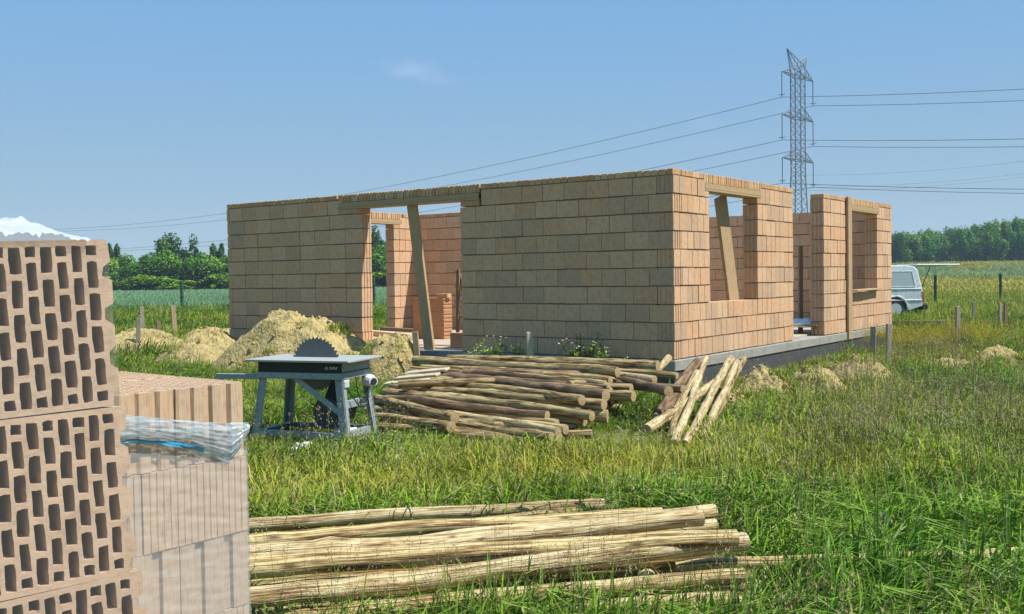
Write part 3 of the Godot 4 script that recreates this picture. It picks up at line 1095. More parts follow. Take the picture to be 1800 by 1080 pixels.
func build_front_poles():
	var F := [
		[[-2.11, 0.120, -6.02], [0.57, 0.120, -6.49], 0.046, 0, "pale peeled pole at the back of the front pile, ending shortest at the right"],
		[[-1.94, 0.170, -5.36], [0.88, 0.170, -6.11], 0.048, 3, "peeled pole with a brown knotty right end, second row of the front pile"],
		[[-1.78, 0.270, -4.74], [1.01, 0.270, -5.46], 0.058, 0, "thick pale pole on top of the front pile with knobbly right end"],
		[[-0.61, 0.200, -5.27], [1.17, 0.200, -5.95], 0.045, 0, "pale pole end sticking out right behind the knobbly thick pole"],
		[[-0.61, 0.150, -5.29], [1.15, 0.150, -5.81], 0.040, 0, "grey-ended pole below the knobbly thick pole at its right end"],
		[[-1.73, 0.260, -4.56], [1.12, 0.260, -5.11], 0.055, 3, "thick pole with a patch of brown bark in the middle of the front pile"],
		[[-1.63, 0.220, -4.17], [1.18, 0.220, -5.20], 0.052, 0, "long yellow pole crossing the front pile, reaching farthest right"],
		[[-1.66, 0.130, -4.26], [1.10, 0.130, -4.90], 0.042, 3, "slim brown-yellow pole in the front of the pile, above the grass blades"],
		[[-0.69, 0.070, -4.61], [1.11, 0.070, -4.92], 0.045, 0, "pale pole low in the grass under the slim front pole"],
		[[-0.68, 0.100, -4.90], [0.27, 0.100, -5.13], 0.045, 3, "reddish short pole in the dark gap of the front pile"],
		[[0.82, 0.085, -5.22], [2.84, 0.085, -5.36], 0.038, 3, "thin brown pole lying in the grass to the right of the front pile"],
		[[-0.73, 0.045, -4.48], [1.05, 0.045, -4.74], 0.045, 3, "pole lying lowest in front, half buried in grass"],
		[[-1.25, 0.100, -5.74], [0.66, 0.100, -6.52], 0.035, 1, "thin pole with a split end behind the shortest back pole"],
		[[-1.9, 0.08, -5.72], [0.72, 0.08, -6.28], 0.04, 0, "pale pole just below the shortest back pole"],
		[[-1.85, 0.17, -5.02], [0.96, 0.16, -5.74], 0.04, 0, "pole between the knotty-ended and the thick top pole"],
		[[-1.7, 0.13, -4.62], [1.02, 0.12, -5.28], 0.04, 3, "brownish pole tucked under the bark-patched pole"],
		[[-1.7, 0.07, -4.42], [0.92, 0.06, -4.98], 0.045, 0, "low pole under the long yellow crossing pole"],
		[[-1.75, 0.10, -4.95], [1.06, 0.10, -5.55], 0.045, 3, "inner pole of the front pile, below the thick top pole"],
		[[-1.16, 0.060, -5.07], [1.03, 0.060, -5.39], 0.050, 0, "pole lying underneath the middle of the front pile"]]
	for f in F:
		pole(Vector3(f[0][0], f[0][1], f[0][2]), Vector3(f[1][0], f[1][1], f[1][2]), f[2] * 0.9, f[3], f[4], "poles of the front pile", 0.028, 16)
	for k in 2:
		pole(Vector3(-1.0 + k * 1.6, 0.045, -4.75), Vector3(-0.9 + k * 1.7, 0.045, -6.15), 0.045, 0, ["bearer pole", "bearer pole"][k] + " lying crosswise under the front pile, %s one" % ["left", "right"][k], "bearers under the front pile", 0.01)

func build_middle_poles():
	var G := [
		[[-0.86, 0.520, -13.28], [1.69, 0.520, -11.88], 0.062, 1, "weathered pole along the top back edge of the big pile"],
		[[-1.27, 0.499, -13.34], [1.16, 0.499, -11.27], 0.060, 1, "greyish pole second from the top back of the big pile"],
		[[-0.58, 0.452, -12.01], [1.17, 0.452, -11.43], 0.070, 2, "thickest brown pole near the top of the big pile"],
		[[-1.28, 0.393, -12.73], [0.93, 0.393, -10.11], 0.060, 2, "dark bark-covered pole running the length of the big pile"],
		[[-1.38, 0.367, -12.51], [0.67, 0.367, -9.98], 0.050, 1, "knotty brown pole just below the dark bark-covered one"],
		[[-1.42, 0.327, -11.85], [0.89, 0.327, -9.96], 0.050, 1, "pale olive pole in the middle of the big pile's front"],
		[[-1.48, 0.276, -11.66], [0.76, 0.276, -9.61], 0.050, 1, "orange-brown pole under the pale olive pole"],
		[[-1.41, 0.257, -11.21], [0.33, 0.257, -9.79], 0.045, 2, "grey speckled pole in the big pile's front"],
		[[-0.31, 0.191, -10.43], [0.68, 0.191, -9.72], 0.055, 1, "stout short pole at the right front of the big pile"],
		[[-1.10, 0.184, -11.16], [0.39, 0.184, -9.18], 0.040, 0, "slim yellowish pole slanting down to the grass in the big pile"],
		[[-1.57, 0.247, -11.32], [-0.56, 0.247, -9.72], 0.050, 1, "smooth tan pole nearest the saw's upper leg"],
		[[-1.52, 0.151, -11.08], [0.33, 0.151, -9.04], 0.045, 1, "brown pole second from the bottom of the big pile's front"],
		[[-1.43, 0.161, -10.54], [-0.60, 0.161, -9.60], 0.045, 1, "short pale pole low beside the saw"],
		[[-1.36, 0.095, -10.26], [-0.04, 0.095, -9.29], 0.045, 1, "lowest front pole of the big pile, deep in grass"],
		[[0.60, 0.409, -10.95], [1.29, 0.409, -11.58], 0.045, 1, "pole rising to the right across the big pile's right end"],
		[[0.36, 0.329, -11.04], [1.23, 0.329, -10.42], 0.050, 1, "pole with a round pale cut face at the big pile's right end"],
		[[0.37, 0.382, -11.34], [1.26, 0.382, -10.83], 0.050, 1, "pole end just above the round pale cut face"],
		[[0.94, 0.400, -12.12], [1.59, 0.400, -10.31], 0.045, 2, "dark pole pointing at the camera in the heap of ends"],
		[[1.02, 0.382, -11.50], [1.76, 0.382, -10.55], 0.045, 2, "brown pole end nearest the leaning poles"],
		[[0.32, 0.193, -10.10], [0.92, 0.193, -9.95], 0.055, 1, "thick pole stub at the low right end of the big pile"],
		[[-0.13, 0.092, -9.73], [0.74, 0.092, -9.58], 0.045, 1, "pole stub lying in the grass below the big pile's right end"],
		[[0.87, 0.463, -12.04], [1.82, 0.463, -11.29], 0.040, 1, "orange split pole at the top right of the heap of ends"],
		[[0.66, 0.445, -12.04], [1.54, 0.445, -11.07], 0.040, 0, "yellow split pole among the heap of ends"],
		[[-0.18, 0.130, -9.84], [0.59, 0.130, -9.77], 0.050, 1, "short pole low at the bottom right of the big pile"],
		[[-1.29, 0.402, -11.38], [-0.01, 0.402, -11.45], 0.040, 1, "thin pole with a pale end at the left of the big pile"]]
	for g in G:
		pole(Vector3(g[0][0], g[0][1], g[0][2]), Vector3(g[1][0], g[1][1], g[1][2]), g[2] * 1.05, g[3], g[4], "poles of the big pile", 0.032, 12)
	# the long even rows of its front slope
	var ordinal := ["first", "second", "third", "fourth", "fifth", "sixth", "seventh", "eighth", "ninth", "tenth", "eleventh", "twelfth", "thirteenth", "fourteenth", "fifteenth", "sixteenth"]
	for k in 16:
		var t := (k + 0.4) / 16.0
		var a := Vector3(lerpf(-1.55, -1.22, t), lerpf(0.075, 0.47, t), lerpf(-10.75, -13.1, t))
		var b := Vector3(lerpf(0.25, 1.05, t), lerpf(0.075, 0.47, t), lerpf(-9.08, -11.15, t))
		var sl := (b - a).normalized() * rng.randf_range(-0.16, 0.16)
		var sw := Vector3(0.03, 0, -0.03) * rng.randfn()
		pole(a + sl + sw, b + sl * rng.randf_range(0.3, 1.6) - sw, rng.randf_range(0.040, 0.053), [1, 2, 1, 3][k % 4], "long thin pole in the even rows of the big pile, %s from the front" % ordinal[k], "poles of the big pile", 0.03, 10)
	# poles underneath that carry the upper ones
	for k in 9:
		var t := k / 8.0
		var a := Vector3(-1.35 + 0.45 * t, 0, lerpf(-10.6, -12.9, t))
		var b := Vector3(0.25 + 1.1 * t, 0, lerpf(-9.45, -11.75, t))
		var y := 0.06 + 0.30 * t
		for lev in 1 + int(t * 3.2):
			var yy := y - lev * 0.105 - 0.03
			if yy > 0.03:
				pole(Vector3(a.x, yy, a.z - 0.04 * lev), Vector3(b.x - 0.1 * (lev % 2), yy, b.z), 0.05, 1 + 2 * ((k + lev) % 2), "brown pole buried inside the big pile", "poles buried in the big pile", 0.03, 8)
	var Ls := [
		[[2.31, 0.500, -12.64], [1.48, 0.087, -10.65], 0.050, 2, "dark brown pole leaning leftmost of the slanted bunch"],
		[[2.49, 0.500, -13.13], [1.46, 0.050, -9.18], 0.040, 0, "long pale pole second in the slanted bunch beside the big pile"],
		[[2.16, 0.425, -12.04], [1.62, 0.062, -10.40], 0.045, 0, "thick pale pole between the dark and the long slanted poles"],
		[[2.34, 0.340, -11.73], [1.32, 0.050, -10.05], 0.050, 0, "yellow pole with a dark sawn face lying across the slanted bunch"],
		[[2.76, 0.500, -12.91], [1.55, 0.050, -9.18], 0.045, 0, "pale slanted pole third from the right"],
		[[2.76, 0.500, -12.48], [1.74, 0.050, -9.48], 0.040, 0, "pale knotty slanted pole second from the right"],
		[[2.93, 0.500, -12.88], [1.84, 0.050, -9.68], 0.035, 1, "thin greyish slanted pole at the far right"],
		[[1.87, 0.250, -11.53], [1.61, 0.105, -10.82], 0.050, 2, "short brown stub under the slanted poles"],
		[[2.03, 0.500, -13.21], [1.80, 0.38, -12.7], 0.045, 0, "short pale branch at the corner of the house"],
		[[1.88, 0.200, -11.41], [1.46, 0.050, -9.41], 0.040, 1, "brown pole on the ground beneath the slanted bunch"]]
	for g in Ls:
		pole(Vector3(g[0][0], g[0][1], g[0][2]), Vector3(g[1][0], g[1][1], g[1][2]), g[2], g[3], g[4], "slanted poles beside the big pile", 0.022, 10)
	# split slabs with pale ends at the left
	for k in 3:
		var st := begin()
		bar(st, Vector3(-0.35, 0, 0), Vector3(0.35, 0, 0), 0.03, 0.09, Vector3.UP, 0.006)
		var o := commit(st, M.plank_pale, "split_board")
		o.position = Vector3(-1.05 - k * 0.09, 0.45 - k * 0.03, -12.4 + k * 0.33)
		o.rotation = Vector3(0.25, -0.65, 0.12)
		tag(o, "%s of three pale split boards at the left end of the big pile" % ["upper", "middle", "lower"][k], "board", "split boards on the pile")

# ---------------------------------------------------------------- table saw
func build_saw():
	var s := thing("table_saw", "grey-blue steel table saw with a big toothed blade in the grass", "table saw", Vector3(-1.927, 0, -9.871), deg_to_rad(-19.9))
	var st := begin()
	cbox(st, Vector3(1.12, 0.022, 0.68), Transform3D(Basis.IDENTITY, Vector3(0, 0.824, 0)), 0.004)
	commit(st, M.steel, "table_top", s)
	# apron: dark upper band, grey lower frame
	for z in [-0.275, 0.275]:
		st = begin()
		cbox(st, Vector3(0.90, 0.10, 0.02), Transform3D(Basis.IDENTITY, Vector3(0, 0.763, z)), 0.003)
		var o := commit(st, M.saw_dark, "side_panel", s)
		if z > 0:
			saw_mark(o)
		st = begin()
		cbox(st, Vector3(0.92, 0.06, 0.035), Transform3D(Basis.IDENTITY, Vector3(0, 0.682, z)), 0.004)
		commit(st, M.saw_paint, "frame_rail", s)
	for x in [-0.445, 0.445]:
		st = begin()
		cbox(st, Vector3(0.02, 0.085, 0.53), Transform3D(Basis.IDENTITY, Vector3(x, 0.762, 0)), 0.003)
		commit(st, M.saw_paint, "end_panel", s)
		st = begin()
		cbox(st, Vector3(0.03, 0.062, 0.515), Transform3D(Basis.IDENTITY, Vector3(x * 1.005, 0.681, 0)), 0.004)
		commit(st, M.saw_paint, "frame_rail", s)
	for sx in [-1, 1]:
		for sz in [-1, 1]:
			st = begin()
			var a := Vector3(sx * 0.41, 0.67, sz * 0.25)
			var b := Vector3(sx * 0.50, -0.02, sz * 0.30)
			# angle iron: two flanges
			bar(st, a + Vector3(0, 0, sz * 0.006), b + Vector3(0, 0, sz * 0.006), 0.085, 0.006, Vector3.RIGHT, 0.001)
			bar(st, a + Vector3(sx * 0.03, 0, -sz * 0.024), b + Vector3(sx * 0.03, 0, -sz * 0.024), 0.075, 0.006, Vector3(0, 0, 1), 0.001)
			var leg := commit(st, M.saw_paint, "leg", s)
			st = begin()
			cbox(st, Vector3(0.10, 0.008, 0.09), Transform3D(Basis.IDENTITY, b + Vector3(0, 0.02, 0)), 0.001)
			commit(st, M.saw_paint, "foot", leg)
	for z in [-0.292, 0.292]:
		st = begin()
		cbox(st, Vector3(0.95, 0.055, 0.006), Transform3D(Basis.IDENTITY, Vector3(0, 0.125, z)), 0.001)
		cbox(st, Vector3(0.95, 0.006, 0.045), Transform3D(Basis.IDENTITY, Vector3(0, 0.150, z - signf(z) * 0.024)), 0.001)
		commit(st, M.saw_paint, "stretcher", s)
	for x in [-0.48, 0.482]:
		for y in [0.12, 0.405]:
			if x < 0 and y > 0.3:
				continue
			st = begin()
			var xx: float = x * (1.0 if y < 0.3 else 0.94)
			cbox(st, Vector3(0.008, 0.065, 0.55), Transform3D(Basis.IDENTITY, Vector3(xx, y, 0)), 0.001)
			cbox(st, Vector3(0.05, 0.006, 0.55), Transform3D(Basis.IDENTITY, Vector3(xx - signf(x) * 0.028, y + 0.03, 0)), 0.001)
			commit(st, M.saw_paint, "stretcher", s)
	st = begin()
	bar(st, Vector3(-0.06, 0.66, 0.262), Vector3(0.44, 0.33, 0.275), 0.055, 0.008, Vector3.UP, 0.001)
	commit(st, M.saw_paint, "brace", s)
	# blade
	st = begin()
	var n := 38
	var prof := []
	for k in n:
		var a := TAU * k / n
		var a2 := TAU * (k + 0.72) / n
		prof.append(Vector2(cos(a), sin(a)) * 0.272)
		prof.append(Vector2(cos(a2), sin(a2)) * 0.243)
	var c := Vector3(0.0, 0.765, -0.03)
	for side in [-1, 1]:
		for k in prof.size():
			var p1: Vector2 = prof[k]
			var p2: Vector2 = prof[(k + 1) % prof.size()]
			var z: float = side * 0.0016
			var A := c + Vector3(p1.x, p1.y, z)
			var B := c + Vector3(p2.x, p2.y, z)
			if side > 0:
				tri(st, c + Vector3(0, 0, z), A, B)
			else:
				tri(st, c + Vector3(0, 0, z), B, A)
				quad(st, A, B, B + Vector3(0, 0, 0.0032), A + Vector3(0, 0, 0.0032))
	commit(st, M.blade, "saw_blade", s)
	# motor with fan cover and belt guard
	var mt := Vector3(0.24, 0.315, 0.02)
	st = begin()
	rod(st, [mt + Vector3(0, 0, -0.22), mt + Vector3(0, 0, 0.06)], 0.105, 20)
	var motor := commit(st, M.motor, "motor", s)
	for k in 9:
		st = begin()
		var a := TAU * k / 9.0
		var q := mt + Vector3(cos(a), sin(a), 0) * 0.11
		bar(st, q + Vector3(0, 0, -0.20), q + Vector3(0, 0, 0.02), 0.02, 0.006, Vector3(cos(a), sin(a), 0), 0.001)
		commit(st, M.motor, "cooling_rib", motor)
	st = begin()
	rod(st, [mt + Vector3(-0.05, 0.0, 0.065), mt + Vector3(-0.05, 0.0, 0.10)], [0.15, 0.145], 28)
	commit(st, M.motor, "pulley", s)
	st = begin()
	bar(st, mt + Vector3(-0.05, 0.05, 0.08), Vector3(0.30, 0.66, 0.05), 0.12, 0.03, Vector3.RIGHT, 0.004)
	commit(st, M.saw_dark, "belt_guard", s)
	st = begin()
	cbox(st, Vector3(0.03, 0.075, 0.09), Transform3D(Basis.IDENTITY, Vector3(0.455, 0.605, 0.2)), 0.008)
	commit(st, M.grey_plastic, "switch_box", s)
	st = begin()
	rod(st, [Vector3(0.43, 0.60, -0.24), Vector3(0.50, 0.60, -0.20), Vector3(0.55, 0.595, -0.17)], [0.055, 0.06, 0.048], 14)
	var soc := commit(st, M.white_plastic, "plug_socket", s)
	st = begin()
	rod(st, [Vector3(0.55, 0.595, -0.17), Vector3(0.56, 0.594, -0.165)], 0.034, 12)
	commit(st, M.rubber, "socket_hole", soc)
	for cab in [[Vector3(0.46, 0.57, 0.2), Vector3(0.50, 0.45, 0.12), Vector3(0.50, 0.37, 0.03), Vector3(0.49, 0.42, -0.08), Vector3(0.48, 0.55, -0.2)], [Vector3(0.46, 0.66, 0.02), Vector3(0.47, 0.5, 0.0), Vector3(0.49, 0.39, -0.04), Vector3(0.48, 0.36, 0.08), Vector3(0.40, 0.33, 0.04)], [Vector3(0.49, 0.44, -0.2), Vector3(0.49, 0.46, -0.05), Vector3(0.49, 0.37, 0.0), Vector3(0.50, 0.35, -0.18)]]:
		var cu := Curve3D.new()
		for i in cab.size():
			var t: Vector3 = (cab[mini(i + 1, cab.size() - 1)] - cab[maxi(i - 1, 0)]) * 0.2
			cu.add_point(cab[i], -t, t)
		var pts := []
		for k in 19:
			pts.append(cu.sample_baked(cu.get_baked_length() * k / 18.0))
		st = begin(true)
		rod(st, pts, 0.006, 6)
		commit(st, M.rubber, "cable", s)
	st = begin()
	bar(st, Vector3(-0.44, 0.655, 0.18), Vector3(-0.98, 0.655, 0.20), 0.05, 0.04, Vector3.UP, 0.004)
	commit(st, M.saw_paint, "guide_rail", s)

# the small pale maker's mark on the dark panel: a peak and a short word too small to read
func saw_mark(parent: Node3D):
	var st := begin()
	var z := 0.287
	bar(st, Vector3(0.285, 0.745, z), Vector3(0.300, 0.772, z), 0.005, 0.002, Vector3.RIGHT, 0.0004)
	bar(st, Vector3(0.300, 0.772, z), Vector3(0.312, 0.745, z), 0.005, 0.002, Vector3.RIGHT, 0.0004)
	for k in 5:
		var x := 0.335 + k * 0.017
		bar(st, Vector3(x, 0.747, z), Vector3(x + 0.003, 0.772, z), 0.005, 0.002, Vector3.RIGHT, 0.0004)
		if k % 2 == 0:
			bar(st, Vector3(x, 0.770, z), Vector3(x + 0.012, 0.770, z), 0.005, 0.002, Vector3.UP, 0.0004)
		else:
			bar(st, Vector3(x, 0.758, z), Vector3(x + 0.011, 0.758, z), 0.005, 0.002, Vector3.UP, 0.0004)
	commit(st, M.white_plastic, "maker_mark", parent)

# ---------------------------------------------------------------- hollow blocks near the camera
# x length 0.373, z width 0.25, holes run along y
func hollow_block(seed_: int) -> ArrayMesh:
	var r := RandomNumberGenerator.new()
	r.seed = seed_
	var st := begin()
	var H := 0.119
	var ncol := 16
	var gx := 0.1705
	var pitch := gx * 2 / ncol
	var Q := []      # perimeter samples of a cell, s across x, t along z
	for t in [-1.0, -0.5, 0.0, 0.5]:
		Q.append(Vector2(1, t))
	for s in [1.0, 0.0]:
		Q.append(Vector2(s, 1))
	for t in [1.0, 0.5, 0.0, -0.5]:
		Q.append(Vector2(-1, t))
	for s in [-1.0, 0.0]:
		Q.append(Vector2(s, -1))
	for c in ncol:
		var x0 := -gx + c * pitch
		var xc := x0 + pitch / 2
		var spans := []
		var pz := 0.0485
		if c % 2 == 0:
			for k in 5:
				spans.append([-0.1213 + k * pz, -0.1213 + (k + 1) * pz])
		else:
			spans.append([-0.1213, -0.1213 + pz / 2])
			for k in 4:
				spans.append([-0.1213 + pz * (k + 0.5), -0.1213 + pz * (k + 1.5)])
			spans.append([0.1213 - pz / 2, 0.1213])
		spans[0][0] = -0.125
		spans[-1][1] = 0.125
		for s in spans:
			var lo: float = s[0]
			var hi: float = s[1]
			var a := lo + (0.0085 if lo < -0.124 else 0.0042)
			var b := hi - (0.0085 if hi > 0.124 else 0.0042)
			var hw := 0.0075 + r.randf_range(-0.0007, 0.0007)
			var tilt := r.randf_range(-0.0006, 0.0006)
			var outer := []
			var inner := []
			for q in Q:
				outer.append(Vector2(xc + q.x * pitch / 2, (lo + hi) / 2 + q.y * (hi - lo) / 2))
				var rnd := 0.93 if absf(q.x) > 0.9 and absf(q.y) > 0.9 else 1.0
				inner.append(Vector2(xc + q.x * hw * rnd + tilt * q.y + r.randf_range(-0.0006, 0.0006), (a + b) / 2 + q.y * (b - a) / 2 * (0.965 if rnd < 1 else 1.0) + r.randf_range(-0.0009, 0.0009)))
			for k in 12:
				var k2 := (k + 1) % 12
				var o1: Vector2 = outer[k]
				var o2: Vector2 = outer[k2]
				var i1: Vector2 = inner[k]
				var i2: Vector2 = inner[k2]
				for y in [H, -H]:
					var A := Vector3(o1.x, y, o1.y)
					var B := Vector3(o2.x, y, o2.y)
					var C := Vector3(i2.x, y, i2.y)
					var D := Vector3(i1.x, y, i1.y)
					quad_out(st, A, B, C, D, Vector3(0, 0, 0))
				quad_out(st, Vector3(i1.x, H, i1.y), Vector3(i2.x, H, i2.y), Vector3(i2.x, -H, i2.y), Vector3(i1.x, -H, i1.y), Vector3(i1.x + i2.x - xc + (i1.x + i2.x - 2 * xc) * 2, 0, i1.y + i2.y - (a + b) / 2 + (i1.y + i2.y - a - b) * 2))
	# ends with tongues and grooves, and flat long sides
	for sx in [-1, 1]:
		var prof := []
		var hx := 0.1865
		var zs := [-0.125, -0.118, -0.092, -0.084, -0.070, -0.062, -0.030, -0.022, -0.004, 0.004, 0.036, 0.044, 0.062, 0.070, 0.098, 0.106, 0.125]
		var xs := [hx - 0.004, hx, hx, hx - 0.012, hx - 0.012, hx, hx, hx - 0.013, hx - 0.013, hx, hx, hx - 0.012, hx - 0.012, hx, hx, hx - 0.010, hx - 0.012]
		for k in zs.size():
			var e := 0.0 if k == 0 or k == zs.size() - 1 else 0.0015
			prof.append(Vector2(sx * (xs[k] + r.randf_range(-e, e)), zs[k] + r.randf_range(-e, e)))
		for k in prof.size() - 1:
			var p: Vector2 = prof[k]
			var q: Vector2 = prof[k + 1]
			for y in [H, -H]:
				quad_out(st, Vector3(sx * gx, y, p.y), Vector3(p.x, y, p.y), Vector3(q.x, y, q.y), Vector3(sx * gx, y, q.y), Vector3.ZERO)
			quad_out(st, Vector3(p.x, -H, p.y), Vector3(p.x, H, p.y), Vector3(q.x, H, q.y), Vector3(q.x, -H, q.y), Vector3(0, 0, (p.y + q.y) / 2))
		for z in [-0.125, 0.125]:
			var e: float = prof[0].x if z < 0 else prof[-1].x
			quad_out(st, Vector3(0, -H, z), Vector3(0, H, z), Vector3(e, H, z), Vector3(e, -H, z), Vector3.ZERO)
	st.generate_normals()
	return st.commit()

# solid-looking block of the wrapped stack: two broad grooves on the ends, fine ribs on the long faces
func ribbed_block() -> ArrayMesh:
	var p := PackedVector2Array()
	var hx := 0.1855
	var hz := 0.1245
	for s in [-1, 1]:
		# long face z = s*hz walked in x, then end x = -s... kept as one loop
		p.append(Vector2(s * hx, s * hz) * Vector2(-1, 1) * Vector2(1, -1))
		for k in 15:
			var x := -hx + (k + 1) * hx * 2 / 16.0
			var xx = x * s
			p.append(Vector2(xx - s * 0.0022, -s * hz))
			p.append(Vector2(xx, -s * (hz - 0.003)))
			p.append(Vector2(xx + s * 0.0022, -s * hz))
		p.append(Vector2(s * hx, -s * hz))
		for k in 2:
			var z = -s * hz + s * (0.075 + k * 0.105)
			p.append(Vector2(s * hx, z - s * 0.017))
			p.append(Vector2(s * (hx - 0.012), z - s * 0.012))
			p.append(Vector2(s * (hx - 0.012), z + s * 0.012))
			p.append(Vector2(s * hx, z + s * 0.017))
	var st := begin()
	prism(st, p, -0.119, 0.119)
	st.generate_normals()
	return st.commit()

func build_block_stacks():
	var hb := [hollow_block(11), hollow_block(12), hollow_block(13)]
	# stack whose holes face the camera
	var u := Vector3(0.125, 0.005, -0.105).normalized()
	var down := Vector3(0.045, -1.0, 0.06)
	down = (down - u * down.dot(u)).normalized()
	var n := down.cross(u).normalized()
	if n.z < 0:
		n = -n
	var B := Basis(u, n, u.cross(n))
	var top := Vector3(-0.608, 1.6635, -1.5405)
	var names := ["topmost", "second", "third", "fourth", "fifth", "sixth"]
	for r in 6:
		for back in 2:
			var corner = top + down * 0.2515 * r + u * [0.0, 0.004, 0.010, 0.006, 0.0, 0.003][r]
			var o := put(hb[(r + back) % 3], M.near_clay[(r + back) % 3], "hollow_block")
			o.transform = Transform3D(B.rotated(n, [0.0, -0.006, 0.004, 0.0, 0.003, 0.0][r]), corner - u * 0.187 + down * 0.125 - n * (0.119 + back * 0.242))
			if back == 0 and r < 3:
				tag(o, "clay block with slots facing out, %s from the top of the nearest stack" % names[r], "clay block", "blocks of the nearest stack")
			else:
				tag(o, "clay block hidden low or behind in the nearest stack", "clay block", "hidden blocks of the nearest stack")
	# pallet under it
	var feet := top + down * 0.2515 * 6 - u * 0.187 - n * 0.24
	pallet(Vector3(feet.x, 0, feet.z), atan2(-u.z, u.x), Vector2(0.45, 0.56), feet.y - 0.004, "timber pallet under the nearest block stack")
	# film crumpled on its top
	var fn := FastNoiseLite.new()
	fn.seed = 3
	fn.frequency = 1.0
	var st := begin(true)
	var P := func(i: int, j: int) -> Vector3:
		var a := i / 90.0
		var b := j / 50.0
		var along := -0.03 - a * 0.40
		var hump := smoothstep(0.0, 0.16, a) * sin(PI * clampf(b * 0.9 + 0.08, 0, 1))
		var crease := absf(fn.get_noise_2d(a * 5.0, b * 9.0)) * 0.013 + absf(fn.get_noise_2d(a * 4 + 40, b * 26.0 + a * 9)) * 0.007
		var peak := 0.005 * exp(-pow((a - 0.13) / 0.035, 2) - pow((b - 0.35) / 0.12, 2))
		var h := 0.003 + hump * 0.042 + crease * (0.3 + hump) + peak
		return top + u * along - n * (b * 0.46 - 0.006) - down * h + n * (0.006 if j == 0 else 0.0) + down * (0.014 * absf(fn.get_noise_1d(i * 0.7)) + 0.004 if j == 0 else 0.0)
	for i in 90:
		for j in 50:
			quad(st, P.call(i, j), P.call(i + 1, j), P.call(i + 1, j + 1), P.call(i, j + 1))
	var cover := commit(st, M.film_thick, "film_cover")
	tag(cover, "crumpled white plastic film lying on top of the nearest stack", "plastic film")
	# clear film over the face with the holes
	st = begin(true)
	var FF := func(i: int, j: int) -> Vector3:
		var a := i / 30.0
		var v := j / 90.0
		var rip := 0.003 + 0.0018 * fn.get_noise_2d(a * 3.0, v * 30.0 - a * 5.0)
		return top + u * (-0.004 - a * 0.37 + 0.010 * v) + down * (0.004 + v * 1.02) + n * rip
	for i in 30:
		for j in 90:
			quad(st, FF.call(i, j), FF.call(i, j + 1), FF.call(i + 1, j + 1), FF.call(i + 1, j))
	var face := commit(st, M.film_thin, "face_film")
	tag(face, "clear film stretched over the slotted face of the nearest stack", "plastic film")
	# film stretched over the tongues on the right side of the stack
	st = begin(true)
	var S := func(i: int, j: int) -> Vector3:
		var v := i / 60.0
		var wv := 0.5 - 0.5 * cos(v * TAU * 9.0)
		return top + u * (0.0005 - 0.006 * wv + 0.010 * v) + down * (0.02 + v * 0.98) - n * (0.012 + j * 0.03)
	for i in 60:
		for j in 8:
			quad(st, S.call(i, j), S.call(i, j + 1), S.call(i + 1, j + 1), S.call(i + 1, j))
	var side := commit(st, M.film_thick, "side_film")
	tag(side, "strip of white film stretched down the notched edge of the nearest stack", "plastic film")

	# wrapped stack, holes up
	var K := Vector3(-0.865, 1.2695, -3.274)
	var F := Vector3(-0.62, 0, 0.78).normalized()
	var D := Vector3(-0.78, 0, -0.62).normalized()
	var N := -D
	var rb := ribbed_block()
	var layer := ["top", "second", "third", "fourth", "bottom"]
	for k in 5:
		var y := K.y - 0.119 - k * 0.2405
		var even: bool = k % 2 == 0
		for i in 2:
			for j in 3:
				var o: MeshInstance3D
				var mesh: Mesh = hb[(i + j) % 3] if k == 0 else rb
				o = put(mesh, M.stack_clay[(i + j + k) % 3], "hollow_block")
				var jit := D * rng.randf_range(-0.002, 0.002)
				var front: bool
				if even:
					o.transform = Transform3D(Basis(D, Vector3.UP, -F), Vector3(K.x, y, K.z) + D * (0.1865 + i * 0.375) + F * (0.125 + j * 0.2525) + jit)
					front = i == 0
				else:
					o.transform = Transform3D(Basis(F, Vector3.UP, D), Vector3(K.x, y, K.z) + F * (0.1865 + i * 0.376) + D * (0.125 + j * 0.2515) + jit)
					front = j == 0
				if front and k < 4:
					var which: String = ["at its right corner", "next to the corner one", "partly behind the nearest stack"][j if even else i]
					tag(o, "clay block on the %s layer of the film-wrapped stack, %s" % [layer[k], which], "clay block", "blocks of the wrapped stack")
				elif k == 0:
					tag(o, "clay block in the rear row of the wrapped stack's top layer, %s" % ["by the corner", "middle one", "inner one"][j], "clay block", "blocks of the wrapped stack")
				else:
					tag(o, "clay block hidden inside the film-wrapped stack", "clay block", "hidden blocks of the wrapped stack")
	var mid := K + F * 0.378 + D * 0.376
	pallet(Vector3(mid.x, 0, mid.z), atan2(-F.z, F.x), Vector2(0.78, 0.78), K.y - 5 * 0.2405 - 0.002, "timber pallet under the film-wrapped block stack")
	# film round it: around the front face and the corner
	st = begin(true)
	var W := func(i: int, j: int) -> Vector3:
		var s := -0.30 + i / 70.0 * 1.08
		var v := j / 150.0
		var topy := 1.06 + 0.16 * clampf(s, 0.0, 0.42)
		var y := lerpf(topy, 0.10, v)
		var rip := 0.004 + 0.0035 * fn.get_noise_2d(s * 4.0, y * 40.0 - s * 9.0) + 0.0018 * fn.get_noise_2d(s * 7.0 + 30, y * 110.0 - s * 22.0)
		var p := K + N * rip + F * s
		if s < 0:
			p = K + D * (-s) - F * rip
		elif s < 0.01:
			p = K + N * rip - F * rip * 0.5
		p.y = y
		return p
	for i in 70:
		for j in 150:
			quad(st, W.call(i, j), W.call(i, j + 1), W.call(i + 1, j + 1), W.call(i + 1, j))
	var film := commit(st, M.film, "wrapping_film")
	tag(film, "clear stretch film wrapped round the lower layers of the second block stack", "plastic film")
	# gathered upper edge of the film: a loose bunched band with a blue stripe
	var band := thing("film_band", "bunched band of clear film with a blue stripe across the wrapped stack", "plastic film", Vector3.ZERO)
